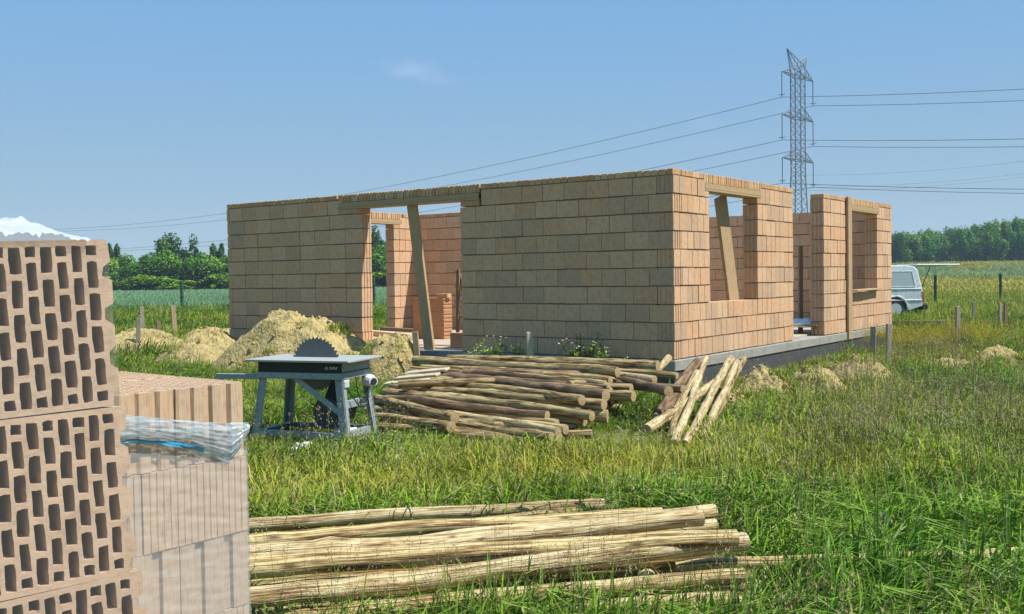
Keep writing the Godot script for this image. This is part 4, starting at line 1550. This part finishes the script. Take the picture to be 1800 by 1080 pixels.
	# edges of the band along the face, s measured from the right corner: [s, lower, upper]
	var E := [[0.0, 1.105, 1.140], [0.03, 1.065, 1.142], [0.07, 1.020, 1.146], [0.12, 1.040, 1.152], [0.20, 1.080, 1.168], [0.30, 1.108, 1.188], [0.42, 1.130, 1.212], [0.75, 1.150, 1.235]]
	for layer_ in 3:
		st = begin(true)
		var lo_f: float = [0.0, 0.25, 0.0][layer_]
		var hi_f: float = [1.0, 1.0, 0.16][layer_]
		var nj: int = [26, 20, 5][layer_]
		var R := func(i: int, j: int) -> Vector3:
			var s := i / 110.0 * 0.74
			if layer_ == 2:
				s = 0.17 + i / 110.0 * 0.57
			var k := 0
			while k < E.size() - 2 and E[k + 1][0] < s:
				k += 1
			var t: float = (s - E[k][0]) / (E[k + 1][0] - E[k][0])
			var lo: float = lerpf(E[k][1], E[k + 1][1], t)
			var hi: float = lerpf(E[k][2], E[k + 1][2], t)
			var f := lerpf(lo_f, hi_f, j / float(nj))
			var y := lerpf(lo, hi, f) + 0.004 * fn.get_noise_2d(s * 14.0 + layer_ * 31, 3.0)
			# creases run along the band and fan out towards the corner
			var crease := fn.get_noise_2d(s * 5.0 + layer_ * 11, f * 16.0) * 0.009 + fn.get_noise_2d(s * 11.0 + 70, f * 34.0 + s * 6.0) * 0.006
			var gather := 0.006 * exp(-pow((s - 0.06) / 0.05, 2)) * fn.get_noise_2d(s * 60.0, f * 20.0)
			var sag := 0.010 * sin(PI * f)
			return Vector3(K.x, y, K.z) + F * s + N * (0.008 + 0.004 * layer_ + sag + crease + gather)
		for i in 110:
			for j in nj:
				quad(st, R.call(i, j), R.call(i, j + 1), R.call(i + 1, j + 1), R.call(i + 1, j))
		commit(st, [M.film_band, M.film, M.film_blue][layer_], ["film_fold", "film_fold", "blue_stripe"][layer_], band)

func pallet(at: Vector3, turn: float, size: Vector2, h: float, label: String):
	var p := thing("pallet", label, "pallet", at, turn)
	for k in 5:
		var st := begin()
		var z := lerpf(-size.y / 2 + 0.05, size.y / 2 - 0.05, k / 4.0)
		cbox(st, Vector3(size.x, 0.02, 0.09), Transform3D(Basis.IDENTITY, Vector3(0, h - 0.01, z)), 0.002)
		commit(st, M.plank_grey, "board", p)
	for k in 3:
		var st := begin()
		var x := lerpf(-size.x / 2 + 0.05, size.x / 2 - 0.05, k / 2.0)
		cbox(st, Vector3(0.09, h - 0.021, size.y), Transform3D(Basis.IDENTITY, Vector3(x, (h - 0.021) / 2, 0)), 0.002)
		commit(st, M.plank_dark, "bearer", p)

# ---------------------------------------------------------------- van
func build_van():
	var v := thing("parked_van", "white delivery van with its tailgate raised, half hidden by the house", "van", Vector3(13.72, -0.02, -34.9), deg_to_rad(2.0))
	# local: rear at x = 0, front towards -x, near side z = +0.9
	var prof := [Vector2(0.0, 0.42), Vector2(0.03, 0.85), Vector2(-0.02, 1.0), Vector2(-0.14, 1.62), Vector2(-0.24, 1.74), Vector2(-0.5, 1.79), Vector2(-2.6, 1.79), Vector2(-3.1, 1.72), Vector2(-3.9, 1.15), Vector2(-4.55, 0.98), Vector2(-4.75, 0.80), Vector2(-4.78, 0.35), Vector2(-4.2, 0.28), Vector2(-0.4, 0.28)]
	var st := begin()
	var secs := []
	for w in [[-0.90, 0.10], [-0.86, 0.03], [0.0, 0.0], [0.86, 0.03], [0.90, 0.10]]:
		var ring := []
		for p in prof:
			var t := clampf((p.y - 0.95) / 0.85, 0, 1)
			var cen := Vector2(-2.3, 0.9)
			var q: Vector2 = p + (cen - p).normalized() * w[1] * 0.55
			ring.append(Vector3(q.x, q.y, w[0] * (1.0 - 0.10 * t)))
		secs.append(ring)
	for i in secs.size() - 1:
		for k in prof.size():
			var k2 := (k + 1) % prof.size()
			quad_out(st, secs[i][k], secs[i][k2], secs[i + 1][k2], secs[i + 1][k], Vector3(-2.3, 0.9, (secs[i][k].z + secs[i + 1][k].z) / 2))
	for e in [0, 4]:
		var poly := PackedVector2Array()
		for p in secs[e]:
			poly.append(Vector2(p.x, p.y))
		var t := Geometry2D.triangulate_polygon(poly)
		for k in range(0, t.size(), 3):
			tri_out(st, secs[e][t[k]], secs[e][t[k + 1]], secs[e][t[k + 2]], Vector3(-2.3, 0.9, 0))
	commit(st, M.van_paint, "body", v)
	var zz := func(y: float) -> float:
		return 0.90 * (1.0 - 0.10 * clampf((y - 0.95) / 0.85, 0, 1))
	# side windows, each with a raised surround
	for s in [-1, 1]:
		for wn in [[-0.32, -1.55], [-1.7, -2.75], [-2.9, -3.35]]:
			st = begin()
			var a := Vector3(wn[0] - 0.06, 1.58, s * (zz.call(1.58) + 0.006))
			var b := Vector3(wn[1], 1.58, s * (zz.call(1.58) + 0.006))
			var c := Vector3(wn[1], 1.07, s * (zz.call(1.07) + 0.006))
			var d := Vector3(wn[0] + 0.03, 1.07, s * (zz.call(1.07) + 0.006))
			quad_out(st, a, b, c, d, Vector3(-2, 1, 0))
			var win := commit(st, M.van_glass, "side_window", v)
			st = begin()
			for e in [[a, b], [b, c], [c, d], [d, a]]:
				bar(st, e[0] + Vector3(0, 0, s * 0.002), e[1] + Vector3(0, 0, s * 0.002), 0.03, 0.012, Vector3.UP, 0.003)
			commit(st, M.van_paint, "window_surround", win)
		st = begin()
		bar(st, Vector3(-0.05, 1.0, s * 0.903), Vector3(-3.9, 1.0, s * 0.903), 0.03, 0.02, Vector3.UP, 0.008)
		commit(st, M.white_plastic, "waist_moulding", v)
		st = begin()
		bar(st, Vector3(-0.05, 0.62, s * 0.905), Vector3(-4.4, 0.62, s * 0.905), 0.05, 0.03, Vector3.UP, 0.01)
		commit(st, M.van_paint, "side_trim", v)
		st = begin()
		cbox(st, Vector3(0.10, 0.34, 0.06), Transform3D(Basis(Vector3(0, 0, 1), 0.06), Vector3(-0.03, 0.74, s * 0.87)), 0.012)
		commit(st, M.red_glass, "tail_light", v)
		for x in [-0.95, -3.85]:
			st = begin()
			rod(st, [Vector3(x, 0.32, s * 0.70), Vector3(x, 0.32, s * 0.915)], 0.33, 24)
			var wh := commit(st, M.rubber, "wheel", v)
			st = begin()
			rod(st, [Vector3(x, 0.32, s * 0.90), Vector3(x, 0.32, s * 0.925)], 0.20, 20)
			commit(st, M.grey_plastic, "rim", wh)
			st = begin()
			var arc := []
			for k in 13:
				var an := PI * k / 12.0
				arc.append(Vector3(x + cos(an) * 0.41, 0.36 + sin(an) * 0.40, s * 0.905))
			rod(st, arc, 0.035, 6)
			commit(st, M.van_paint, "wheel_arch", v)
			st = begin()
			rod(st, [Vector3(x, 0.34, s * 0.60), Vector3(x, 0.34, s * 0.903)], 0.39, 24)
			commit(st, M.rubber, "wheel_well", v)
	st = begin()
	cbox(st, Vector3(0.22, 0.22, 1.80), Transform3D(Basis.IDENTITY, Vector3(0.06, 0.40, 0)), 0.05)
	commit(st, M.rubber, "bumper", v)
	# raised tailgate
	st = begin()
	cbox(st, Vector3(1.50, 0.05, 1.55), Transform3D(Basis(Vector3(0, 0, 1), -0.01), Vector3(0.55, 1.79, 0)), 0.02)
	var gate := commit(st, M.van_paint, "tailgate", v)
	st = begin()
	cbox(st, Vector3(0.75, 0.02, 1.25), Transform3D(Basis(Vector3(0, 0, 1), -0.01), Vector3(0.55, 1.755, 0)), 0.006)
	commit(st, M.van_glass, "tailgate_window", gate)
	for s in [-1, 1]:
		st = begin()
		rod(st, [Vector3(0.02, 1.05, s * 0.74), Vector3(0.32, 1.77, s * 0.72)], 0.016, 6)
		commit(st, M.rubber, "gas_strut", v)

# ---------------------------------------------------------------- stakes, posts, litter
func stake(at: Vector3, h: float, w: float, tilt: Vector2, mat: Material, label: String, group: String):
	var st := begin()
	cbox(st, Vector3(w, h + 0.25, w * 0.6), Transform3D(Basis.IDENTITY, Vector3(0, h / 2 - 0.125, 0)), 0.004)
	var o := commit(st, mat, "wooden_stake")
	o.position = at
	o.rotation = Vector3(tilt.y, rng.randf_range(-0.7, 0.7), tilt.x)
	tag(o, label, "stake", group)

func build_stakes_and_posts():
	var g := "wooden stakes round the house"
	stake(Vector3(-7.66, 0, -20.77), 0.84, 0.085, Vector2(-0.04, 0), M.plank_grey, "leftmost grey wooden stake in front of the low grassy mound", g)
	stake(Vector3(-9.81, 0, -27.03), 0.92, 0.10, Vector2(0.03, 0), M.plank_grey, "pale stake standing farther back, just right of the leftmost stake", g)
	stake(Vector3(-7.75, 0, -22.31), 0.72, 0.09, Vector2(0.02, 0), M.plank_dark, "shortest and darkest stake of the left group", g)
	stake(Vector3(-8.89, 0, -26.83), 0.94, 0.12, Vector2(0.05, 0), M.plank, "right stake of the left group, nearest the house wall", g)
	stake(Vector3(-1.43, 0, -15.5), 0.77, 0.085, Vector2(0.07, 0), M.plank, "leaning stake in front of the doorway", g)
	stake(Vector3(0.26, 0, -14.6), 0.79, 0.09, Vector2(0.02, 0), M.plank_pale, "tan stake in front of the shaded wall above the big pole pile", g)
	stake(Vector3(5.45, 0, -15.38), 0.76, 0.08, Vector2(-0.01, 0), M.plank_grey, "near one of the paired stakes at the sunlit wall's far end", g)
	stake(Vector3(6.21, 0, -16.8), 0.72, 0.09, Vector2(-0.02, 0), M.plank_grey, "far one of the paired stakes at the sunlit wall's far end", g)
	stake(Vector3(8.47, 0, -19.34), 0.90, 0.09, Vector2(0, 0), M.plank_grey, "lone stake in the meadow with a pale stone at its foot", g)
	stake(Vector3(13.21, 0, -29.11), 0.66, 0.085, Vector2(0, 0), M.plank_grey, "short far stake in the meadow between lone and double stakes", g)
	stake(Vector3(12.48, 0, -26.03), 0.74, 0.08, Vector2(0, 0), M.plank_grey, "left stake of the double stakes near the right edge", g)
	stake(Vector3(12.75, 0, -26.3), 0.74, 0.08, Vector2(0, 0), M.plank_dark, "right stake of the double stakes near the right edge", g)
	for p in [[-16.2, -50.0, "green fence post left of the house at the field edge", 1.55, 0.11], [-6.73, -49.7, "green fence post seen through the back doorway", 1.55, 0.10], [19.1, -45.9, "dark green fence post just right of the van", 1.36, 0.09], [24.1, -50.2, "dark green fence post near the right edge of the meadow", 1.36, 0.09]]:
		var post := thing("fence_post", p[2], "fence post", Vector3(p[0], ground_y(p[0], p[1]), p[1]), 0.0, "green fence posts")
		var st := begin()
		rod(st, [Vector3(0, -0.2, 0), Vector3(0, p[3], 0)], p[4] * 0.75, 10)
		commit(st, M.post_green, "post", post)
		st = begin()
		rod(st, [Vector3(0, p[3], 0), Vector3(0, p[3] + 0.04, 0)], [p[4] * 0.85, p[4] * 0.5], 10)
		commit(st, M.post_green, "cap", post)
		for y in [0.35, 0.78, 1.2]:
			st = begin()
			rod(st, [Vector3(0, y, 0), Vector3(0, y + 0.05, 0)], p[4] * 0.9, 10)
			commit(st, M.post_green, "wire_clamp", post)

func build_small_things():
	var stones := [[8.35, -19.25, 0.16, "pale stone lying at the foot of the lone stake"], [7.75, -18.6, 0.07, "small white litter left of the lone stake"], [7.2, -17.5, 0.08, "white scrap in the grass beyond the paired stakes"], [5.1, -15.9, 0.07, "white pebble beside the dark foundation"]]
	for i in stones.size():
		var s = stones[i]
		var o := put(lump_mesh(s[2], s[2] * 0.55, s[2] * 0.7, 60 + i, 0.25, 8), M.white_plastic if i else M.concrete, "pale_stone")
		o.position = Vector3(s[0], s[2] * 0.3 + 0.02, s[1])
		tag(o, s[3], "stone")
	# scraps round the saw
	var scraps := [[-1.62, -9.75, 0.13, 0.07, "white crumpled scrap under the saw's right frame"], [-1.92, -9.3, 0.09, 0.05, "white scrap in the shadow in front of the saw"], [-2.0, -9.15, 0.06, 0.04, "small white scrap left of the one in the saw's shadow"]]
	for i in scraps.size():
		var s = scraps[i]
		var o := put(lump_mesh(s[2], s[3], s[2] * 0.7, 90 + i, 0.45, 9), M.white_plastic, "paper_scrap")
		o.position = Vector3(s[0], 0.10 if i == 0 else 0.05, s[1])
		tag(o, s[4], "scrap")
	for i in 3:
		var st := begin()
		bar(st, Vector3(-0.14 + i * 0.03, 0, 0), Vector3(0.14, 0.01, 0), 0.03, 0.05, Vector3.UP, 0.004)
		var o := commit(st, M.plank_pale, "wood_offcut")
		o.position = Vector3(-2.08 + i * 0.13, 0.06, -8.55 - i * 0.1)
		o.rotation = Vector3(0.1, 0.3 + i * 0.7, 0.1)
		tag(o, "%s of the pale sawn offcuts in the grass before the saw" % ["left one", "middle one", "right one"][i], "wood offcut", "offcuts before the saw")
	var st := begin()
	bar(st, Vector3(-1.3, 0, 0), Vector3(0.75, 0, 0.1), 0.14, 0.12, Vector3.UP, 0.006)
	var beam := commit(st, M.plank_dark, "timber_beam")
	beam.position = Vector3(10.3, 0.24, -26.0)
	tag(beam, "dark timber beam lying in the grass in front of the van", "beam")
	# weeds along the foot of the shaded wall
	var weed := [weed_mesh(1), weed_mesh(2), weed_mesh(3)]
	var spots := [[-0.55, -14.9, 0.9, "flowering weed by the shaded wall, nearest the doorway"], [-0.25, -14.8, 1.1, "bushy flowering weed left of the tan stake"], [0.05, -14.75, 0.9, "flowering weed just left of the tan stake"], [0.62, -14.4, 0.8, "small flowering weed just right of the tan stake"], [0.95, -14.2, 1.25, "tallest yellow-green weed by the shaded wall"], [1.25, -14.0, 1.0, "yellow-green weed right of the tallest one"], [1.5, -13.85, 0.7, "low weed by the wall nearest the house corner"]]
	for i in spots.size():
		var s = spots[i]
		var t := thing("flowering_weed", s[3], "weed", Vector3(s[0], 0.05, s[1]), rng.randf() * TAU, "weeds along the shaded wall")
		t.scale = Vector3(1.0, 0.72, 1.0) * s[2]
		for k in 3:
			put(weed[(i) % 3][k], M.leaf, ["stem", "foliage", "blossom"][k], t)

func weed_mesh(seed_: int) -> Array:
	var r := RandomNumberGenerator.new()
	r.seed = seed_
	var stems := begin()
	var leaves := begin()
	var buds := begin()
	for k in 14:
		var a := r.randf() * TAU
		var h := r.randf_range(0.45, 0.85)
		var top := Vector3(cos(a) * r.randf_range(0.03, 0.22), h, sin(a) * r.randf_range(0.03, 0.22))
		stems.set_color(Color(0.10, 0.16, 0.03))
		rod(stems, [Vector3(cos(a) * 0.05, 0, sin(a) * 0.05), top * Vector3(0.6, 0.55, 0.6), top], [0.006, 0.005, 0.003], 4, false)
		for j in 26:
			var p := top * r.randf_range(0.15, 1.0)
			var d := Vector3(r.randfn(), r.randf_range(-0.1, 0.9), r.randfn()).normalized()
			var w := d.cross(Vector3.UP).normalized() * 0.016
			var f := r.randf_range(0.8, 1.3)
			leaves.set_color(Color(0.20 * f, 0.28 * f, 0.04 * f))
			var l := r.randf_range(0.05, 0.12)
			tri(leaves, p, p + d * l * 0.5 + w, p + d * l)
			tri(leaves, p, p + d * l, p + d * l * 0.5 - w)
		for j in 2:
			var p := top + Vector3(r.randfn(), r.randfn() * 0.6, r.randfn()) * 0.04
			buds.set_color(Color(0.62, 0.58, 0.34))
			var q := 0.013
			for e in 4:
				var b := TAU * e / 4.0
				tri(buds, p + Vector3(0, q * 0.8, 0), p + Vector3(cos(b) * q, 0, sin(b) * q), p + Vector3(cos(b + 1.57) * q, 0, sin(b + 1.57) * q))
	var out := []
	for s in [stems, leaves, buds]:
		s.generate_normals()
		out.append(s.commit())
	return out

# ---------------------------------------------------------------- grass
func blade(st: SurfaceTool, r: RandomNumberGenerator, p: Vector3, h: float, w: float, lean: float, dir: float, col: Color):
	var d := Vector3(cos(dir), 0, sin(dir))
	var s := Vector3(-d.z, 0, d.x).rotated(Vector3.UP, r.randf_range(-0.9, 0.9)) * w
	st.set_color(col)
	var a := p
	var b := p + Vector3(0, h * 0.42, 0) + d * lean * h * 0.16
	var c := p + Vector3(0, h * (0.78 - 0.1 * lean), 0) + d * lean * h * 0.46
	var e := p + Vector3(0, h * (1.0 - 0.28 * lean), 0) + d * lean * h * 0.85
	tri(st, a - s, a + s, b + s * 0.9)
	tri(st, a - s, b + s * 0.9, b - s * 0.9)
	tri(st, b - s * 0.9, b + s * 0.9, c + s * 0.6)
	tri(st, b - s * 0.9, c + s * 0.6, c - s * 0.6)
	tri(st, c - s * 0.6, c + s * 0.6, e)

func tuft_mesh(seed_: int, n: int, radius: float, h0: float, h1: float, w: float, cols: Array, lean_max := 0.9, bias := -99.0) -> ArrayMesh:
	var r := RandomNumberGenerator.new()
	r.seed = seed_
	var st := begin()
	for i in n:
		var a := r.randf() * TAU
		var q := sqrt(r.randf()) * radius
		var c: Color = cols[r.randi() % cols.size()]
		var f := r.randf_range(0.75, 1.25)
		var dir := r.randf() * TAU
		if bias > -90 and r.randf() < 0.6:
			dir = bias + r.randfn() * 0.5
		blade(st, r, Vector3(cos(a) * q, -0.02, sin(a) * q), r.randf_range(h0, h1), w * r.randf_range(0.6, 1.3), r.randf_range(0.15, lean_max), dir, Color(c.r * f, c.g * f, c.b * f))
	st.generate_normals()
	return st.commit()

func panicle_mesh(seed_: int, stems: int, h: float, col: Color) -> ArrayMesh:
	var r := RandomNumberGenerator.new()
	r.seed = seed_
	var st := begin()
	for i in stems:
		var a := r.randf() * TAU
		var base := Vector3(cos(a), 0, sin(a)) * r.randf() * 0.10
		var hh := h * r.randf_range(0.75, 1.1)
		var tip := base + Vector3(r.randfn() * 0.09 + 0.05, hh, r.randfn() * 0.09)
		var w := Vector3(0.0014, 0, 0.0008).rotated(Vector3.UP, r.randf() * TAU)
		st.set_color(Color(0.16, 0.15, 0.06))
		quad(st, base - w, base + w, tip + w * 0.5, tip - w * 0.5)
		var f := r.randf_range(0.8, 1.2)
		st.set_color(Color(col.r * f, col.g * f, col.b * f))
		for k in 24:
			var t := r.randf_range(0.72, 1.0)
			var spread := (1.0 - t) * 0.20 + 0.008
			var p := base.lerp(tip, t) + Vector3(r.randfn() * spread * 0.6, r.randf() * 0.012, r.randfn() * spread * 0.6)
			var d := Vector3(r.randfn() * 0.6, 1.0, r.randfn() * 0.6).normalized() * r.randf_range(0.008, 0.016)
			var s := d.cross(Vector3(r.randfn(), 0, r.randfn())).normalized() * 0.0024
			tri(st, p - s, p + s, p + d)
	st.generate_normals()
	return st.commit()

func scatter(called: String, label: String, mesh: Mesh, xf: Array, cols: Array):
	var mm := MultiMesh.new()
	mm.transform_format = MultiMesh.TRANSFORM_3D
	mm.use_colors = true
	mm.mesh = mesh
	mm.instance_count = xf.size()
	for i in xf.size():
		mm.set_instance_transform(i, xf[i])
		mm.set_instance_color(i, cols[i])
	var o := MultiMeshInstance3D.new()
	o.multimesh = mm
	o.material_override = M.grass
	o.name = numbered(called)
	add_child(o)
	o.set_meta("kind", "stuff")
	tag(o, label, "grass")

func blocked(x: float, z: float) -> bool:
	var q := house.transform.affine_inverse() * Vector3(x, 0.424, z)
	if q.x > -0.12 and q.x < 9.45 and q.z > -0.12 and q.z < 10.4:
		return true
	for m in mounds:
		var a: float = (x - m[0]) / m[2]
		var b: float = (z - m[1]) / m[3]
		if a * a + b * b < 1.0:
			return true
	return false

func seg_near(x: float, z: float, ax: float, az: float, bx: float, bz: float) -> float:
	var p := Vector2(x, z)
	return p.distance_to(Geometry2D.get_closest_point_to_segment(p, Vector2(ax, az), Vector2(bx, bz)))

func build_grass():
	var green := [Color(0.173, 0.258, 0.018), Color(0.215, 0.295, 0.021), Color(0.139, 0.213, 0.018), Color(0.251, 0.295, 0.026), Color(0.39, 0.314, 0.125)]
	var lush := [Color(0.146, 0.238, 0.021), Color(0.173, 0.27, 0.022), Color(0.229, 0.295, 0.026), Color(0.119, 0.195, 0.018), Color(0.306, 0.301, 0.074)]
	var dry := [Color(0.251, 0.276, 0.037), Color(0.334, 0.295, 0.074), Color(0.445, 0.351, 0.162), Color(0.209, 0.263, 0.029)]
	var V := [
		tuft_mesh(1, 30, 0.13, 0.07, 0.22, 0.0055, green, 2.0),
		tuft_mesh(2, 30, 0.13, 0.10, 0.28, 0.0062, lush, 2.2, 0.0),
		tuft_mesh(3, 32, 0.13, 0.07, 0.24, 0.0046, dry, 2.0),
		tuft_mesh(4, 28, 0.14, 0.14, 0.36, 0.0066, lush, 2.2, -0.3),
		tuft_mesh(5, 28, 0.13, 0.10, 0.28, 0.0056, green, 2.1)]
	var names := ["meadow grass of mixed green blades", "lush green grass leaning to one side", "dry yellowish meadow grass", "tall lush grass tufts", "long green grass tufts"]
	var zone := FastNoiseLite.new()
	zone.seed = 21
	zone.frequency = 0.22
	var fine := FastNoiseLite.new()
	fine.seed = 22
	fine.frequency = 1.1
	var X := [[], [], [], [], []]
	var C := [[], [], [], [], []]
	var PX := [[], []]
	var PC := [[], []]
	var bands := [[2.6, 9.5, 0.09, 1.0], [8.0, 18.5, 0.125, 1.1], [17.0, 36.0, 0.24, 1.7], [34.0, 62.0, 0.46, 2.2]]
	for bd in bands:
		var d: float = bd[0]
		while d < bd[1]:
			var half := d * 0.56 + 1.2
			var x := -half
			while x < half:
				if bd[0] > 3.0 and d < bd[0] + 1.5 and rng.randf() > (d - bd[0]) / 1.5 + 0.3:
					x += bd[2]
					continue
				var px: float = x + rng.randf_range(-0.5, 0.5) * bd[2]
				var pz: float = -d - rng.randf_range(-0.5, 0.5) * bd[2]
				x += bd[2]
				if blocked(px, pz):
					continue
				if d > 50 and px < 4:
					continue
				var s: float = bd[3] * rng.randf_range(0.7, 1.25)
				var near_pile := false
				if d < 8 and px < 1.3 and px > -2.4 and d > 4.55 and d < 6.35:
					near_pile = true
				if near_pile and rng.randf() < 0.4:
					continue
				if near_pile:
					s *= 0.35
				# inside the big pile and the path of the slanted poles
				if Vector2(px + 1.9, pz + 9.5).length() < 0.85:
					s *= 0.6
				if d < 7 and seg_near(px, pz, 0.7, -5.25, 2.9, -5.42) < 0.16:
					s *= 0.4
				var low := seg_near(px, pz, -1.1, -10.0, 1.2, -9.1)
				if low < 0.6:
					s *= 0.65
				if seg_near(px, pz, -0.9, -11.2, 0.9, -10.4) < 0.95:
					if rng.randf() < 0.35:
						continue
					s *= 0.5
				# trampled sandy strip by the walls
				var q := house.transform.affine_inverse() * Vector3(px, 0.424, pz)
				var near_house: bool = q.x > -1.6 and q.x < 10.5 and q.z > -2.0 and q.z < 12
				if near_house:
					s *= 0.65
					if fine.get_noise_2d(px, pz) > 0.05:
						continue
				var dd := Vector2(px + 1.1, pz + 3.3).length()
				if dd < 0.75:
					continue
				var zn := zone.get_noise_2d(px, pz)
				var right := clampf((px / d - 0.05) * 3.0, 0, 1)
				var k := 0
				var pick := zn * 1.3 + rng.randf_range(-0.35, 0.35)
				if pick < -0.18:
					k = 3 if rng.randf() < 0.5 else 1
				elif pick > 0.30:
					k = 2
				else:
					k = 0 if rng.randf() < 0.5 else 4
				if right > 0.4 and k == 1:
					k = 0
				if d > 30 and px > 6:
					k = 2
				var xf := Transform3D(Basis(Vector3.UP, rng.randf_range(-0.6, 0.6) if k == 1 or k == 3 else rng.randf() * TAU).scaled(Vector3(s, s * rng.randf_range(0.8, 1.2) * (1.0 + 0.35 * fine.get_noise_2d(px * 0.6, pz * 0.6)), s)), Vector3(px, ground_y(px, pz), pz))
				X[k].append(xf)
				var f := rng.randf_range(0.85, 1.15) * (1.0 + 0.5 * fine.get_noise_2d(px * 0.7 + 30, pz * 0.7))
				C[k].append(Color(f * (0.90 + 0.45 * zn), f * (0.98 + 0.12 * zn), f))
				if d < 24 and low > 1.5 and rng.randf() < (0.012 + 0.13 * right * clampf(zn + 0.5, 0, 1) + (0.05 if zn > 0.15 else 0.0)) * (1.0 if d < 8 else 1.6) and not near_house:
					var kk := rng.randi() % 2
					PX[kk].append(Transform3D(Basis(Vector3.UP, rng.randf() * TAU).scaled(Vector3.ONE * rng.randf_range(0.8, 1.2)), Vector3(px, ground_y(px, pz), pz)))
					PC[kk].append(Color(f, f, f))
			d += bd[2]
	for k in 5:
		scatter("meadow_grass", names[k], V[k], X[k], C[k])
	var PM := [panicle_mesh(41, 5, 0.60, Color(0.42, 0.29, 0.15)), panicle_mesh(42, 4, 0.50, Color(0.50, 0.42, 0.24))]
	for k in 2:
		scatter("seed_grass", ["thin grass stalks with reddish brown seed heads", "thin grass stalks with straw coloured seed heads"][k], PM[k], PX[k], PC[k])
	# the far meadow on the rise
	var far_x := [[], []]
	var far_c := [[], []]
	var df := 62.0
	while df < 215.0:
		var stp := 0.8 + (df - 62.0) * 0.012
		var x := df * 0.08
		while x < df * 0.62:
			var px := x + rng.randf_range(-0.5, 0.5) * stp
			var pz := -df + rng.randf_range(-0.5, 0.5) * stp
			x += stp
			var band := zone.get_noise_2d(px * 0.10, pz * 0.35)
			var kk := 1 if (df > 105 and df < 150 and band > -0.25) or band > 0.35 else 0
			far_x[kk].append(Transform3D(Basis(Vector3.UP, rng.randf() * TAU).scaled(Vector3(4.5, 2.0, 4.5) * (0.8 + df * 0.006)), Vector3(px, ground_y(px, pz), pz)))
			var f := rng.randf_range(0.85, 1.2) * (1.0 + 0.5 * band)
			far_c[kk].append(Color(f * 1.1, f, f * 1.2))
		df += stp
	scatter("far_meadow", "yellowish grass of the far meadow rising to the wood", V[2], far_x[0], far_c[0])
	scatter("far_meadow", "greener strip across the far meadow", tuft_mesh(62, 40, 0.13, 0.07, 0.24, 0.0034, [Color(0.14, 0.25, 0.10), Color(0.17, 0.28, 0.11)], 1.5), far_x[1], far_c[1])
	# thin stalks standing in front of the near poles
	var sx := []
	var sc := []
	var qx := []
	var qc := []
	for k in 95:
		var px := rng.randf_range(-1.3, 1.6)
		var pz := rng.randf_range(-4.62, -3.9) - px * 0.12
		sx.append(Transform3D(Basis(Vector3.UP, rng.randf() * TAU).scaled(Vector3.ONE * rng.randf_range(0.7, 1.2)), Vector3(px, 0, pz)))
		sc.append(Color(1, 1, 1))
		if k % 3 == 0:
			qx.append(Transform3D(Basis(Vector3.UP, rng.randf() * TAU).scaled(Vector3.ONE * rng.randf_range(0.55, 0.85)), Vector3(px, 0, pz)))
			qc.append(Color(1, 1, 1))
	scatter("grass_stalks", "thin dark grass stalks in front of the near poles", tuft_mesh(81, 5, 0.12, 0.22, 0.46, 0.0026, [Color(0.12, 0.19, 0.02), Color(0.16, 0.20, 0.03), Color(0.09, 0.14, 0.02)], 0.7), sx, sc)
	scatter("seed_grass", "seed heads on thin stalks before the near poles", PM[0], qx, qc)
	# sparse grass on the mounds
	var gx := []
	var gc := []
	for m in mounds:
		for k in int(150 * m[2]):
			var a := rng.randf() * TAU
			var q := sqrt(rng.randf_range(0.1, 1.1))
			var y = pow(maxf(0, 1 - q * q), 1.1) * m[4] * 0.98
			var clump := fine.get_noise_2d(m[0] + cos(a) * q * m[2] * 1.5, m[1] + sin(a) * q * m[3] * 1.5)
			if clump < 0.08:
				continue
			gx.append(Transform3D(Basis(Vector3.UP, rng.randf() * TAU).scaled(Vector3.ONE * rng.randf_range(0.5, 0.9)), Vector3(m[0] + cos(a) * q * m[2], y, m[1] + sin(a) * q * m[3])))
			gc.append(Color(0.95, 1.0, 0.9))
	scatter("mound_grass", "sparse grass growing on the sand mounds", V[0], gx, gc)
	# grain field beyond the fence
	var grain := tuft_mesh(61, 40, 0.40, 0.42, 0.62, 0.010, [Color(0.15, 0.27, 0.13), Color(0.17, 0.29, 0.145), Color(0.19, 0.31, 0.16), Color(0.13, 0.24, 0.11)], 0.5)
	gx = []
	gc = []
	var d2 := 51.5
	while d2 < 128.0:
		var step := 0.42 + (d2 - 51.5) * 0.011
		var x := -d2 * 0.60
		while x < d2 * 0.02:
			var px := x + rng.randf_range(-0.5, 0.5) * step
			var pz := -d2 + rng.randf_range(-0.5, 0.5) * step
			var f := rng.randf_range(0.85, 1.15) * (1.0 + 0.15 * zone.get_noise_2d(px * 0.3, pz * 0.1))
			gx.append(Transform3D(Basis(Vector3.UP, rng.randf() * TAU).scaled(Vector3(1.0 + (d2 - 51) * 0.02, 1.0, 1.0 + (d2 - 51) * 0.02)), Vector3(px, ground_y(px, pz), pz)))
			gc.append(Color(f, f, f))
			x += step
		d2 += step
	scatter("grain_crop", "bluish green young grain filling the field beyond the fence", grain, gx, gc)
	# yellow flowers by the foundation at the right
	gx = []
	gc = []
	var fl := panicle_mesh(77, 6, 0.34, Color(0.55, 0.45, 0.03))
	for k in 170:
		var px := rng.randf_range(6.8, 9.4)
		var pz := rng.randf_range(-21.5, -17.5)
		if blocked(px, pz):
			continue
		gx.append(Transform3D(Basis(Vector3.UP, rng.randf() * TAU).scaled(Vector3.ONE * rng.randf_range(1.0, 1.6)), Vector3(px, 0, pz)))
		gc.append(Color(1, 1, 1))
	scatter("yellow_flowers", "small yellow flowers in the grass past the sunlit wall", fl, gx, gc)
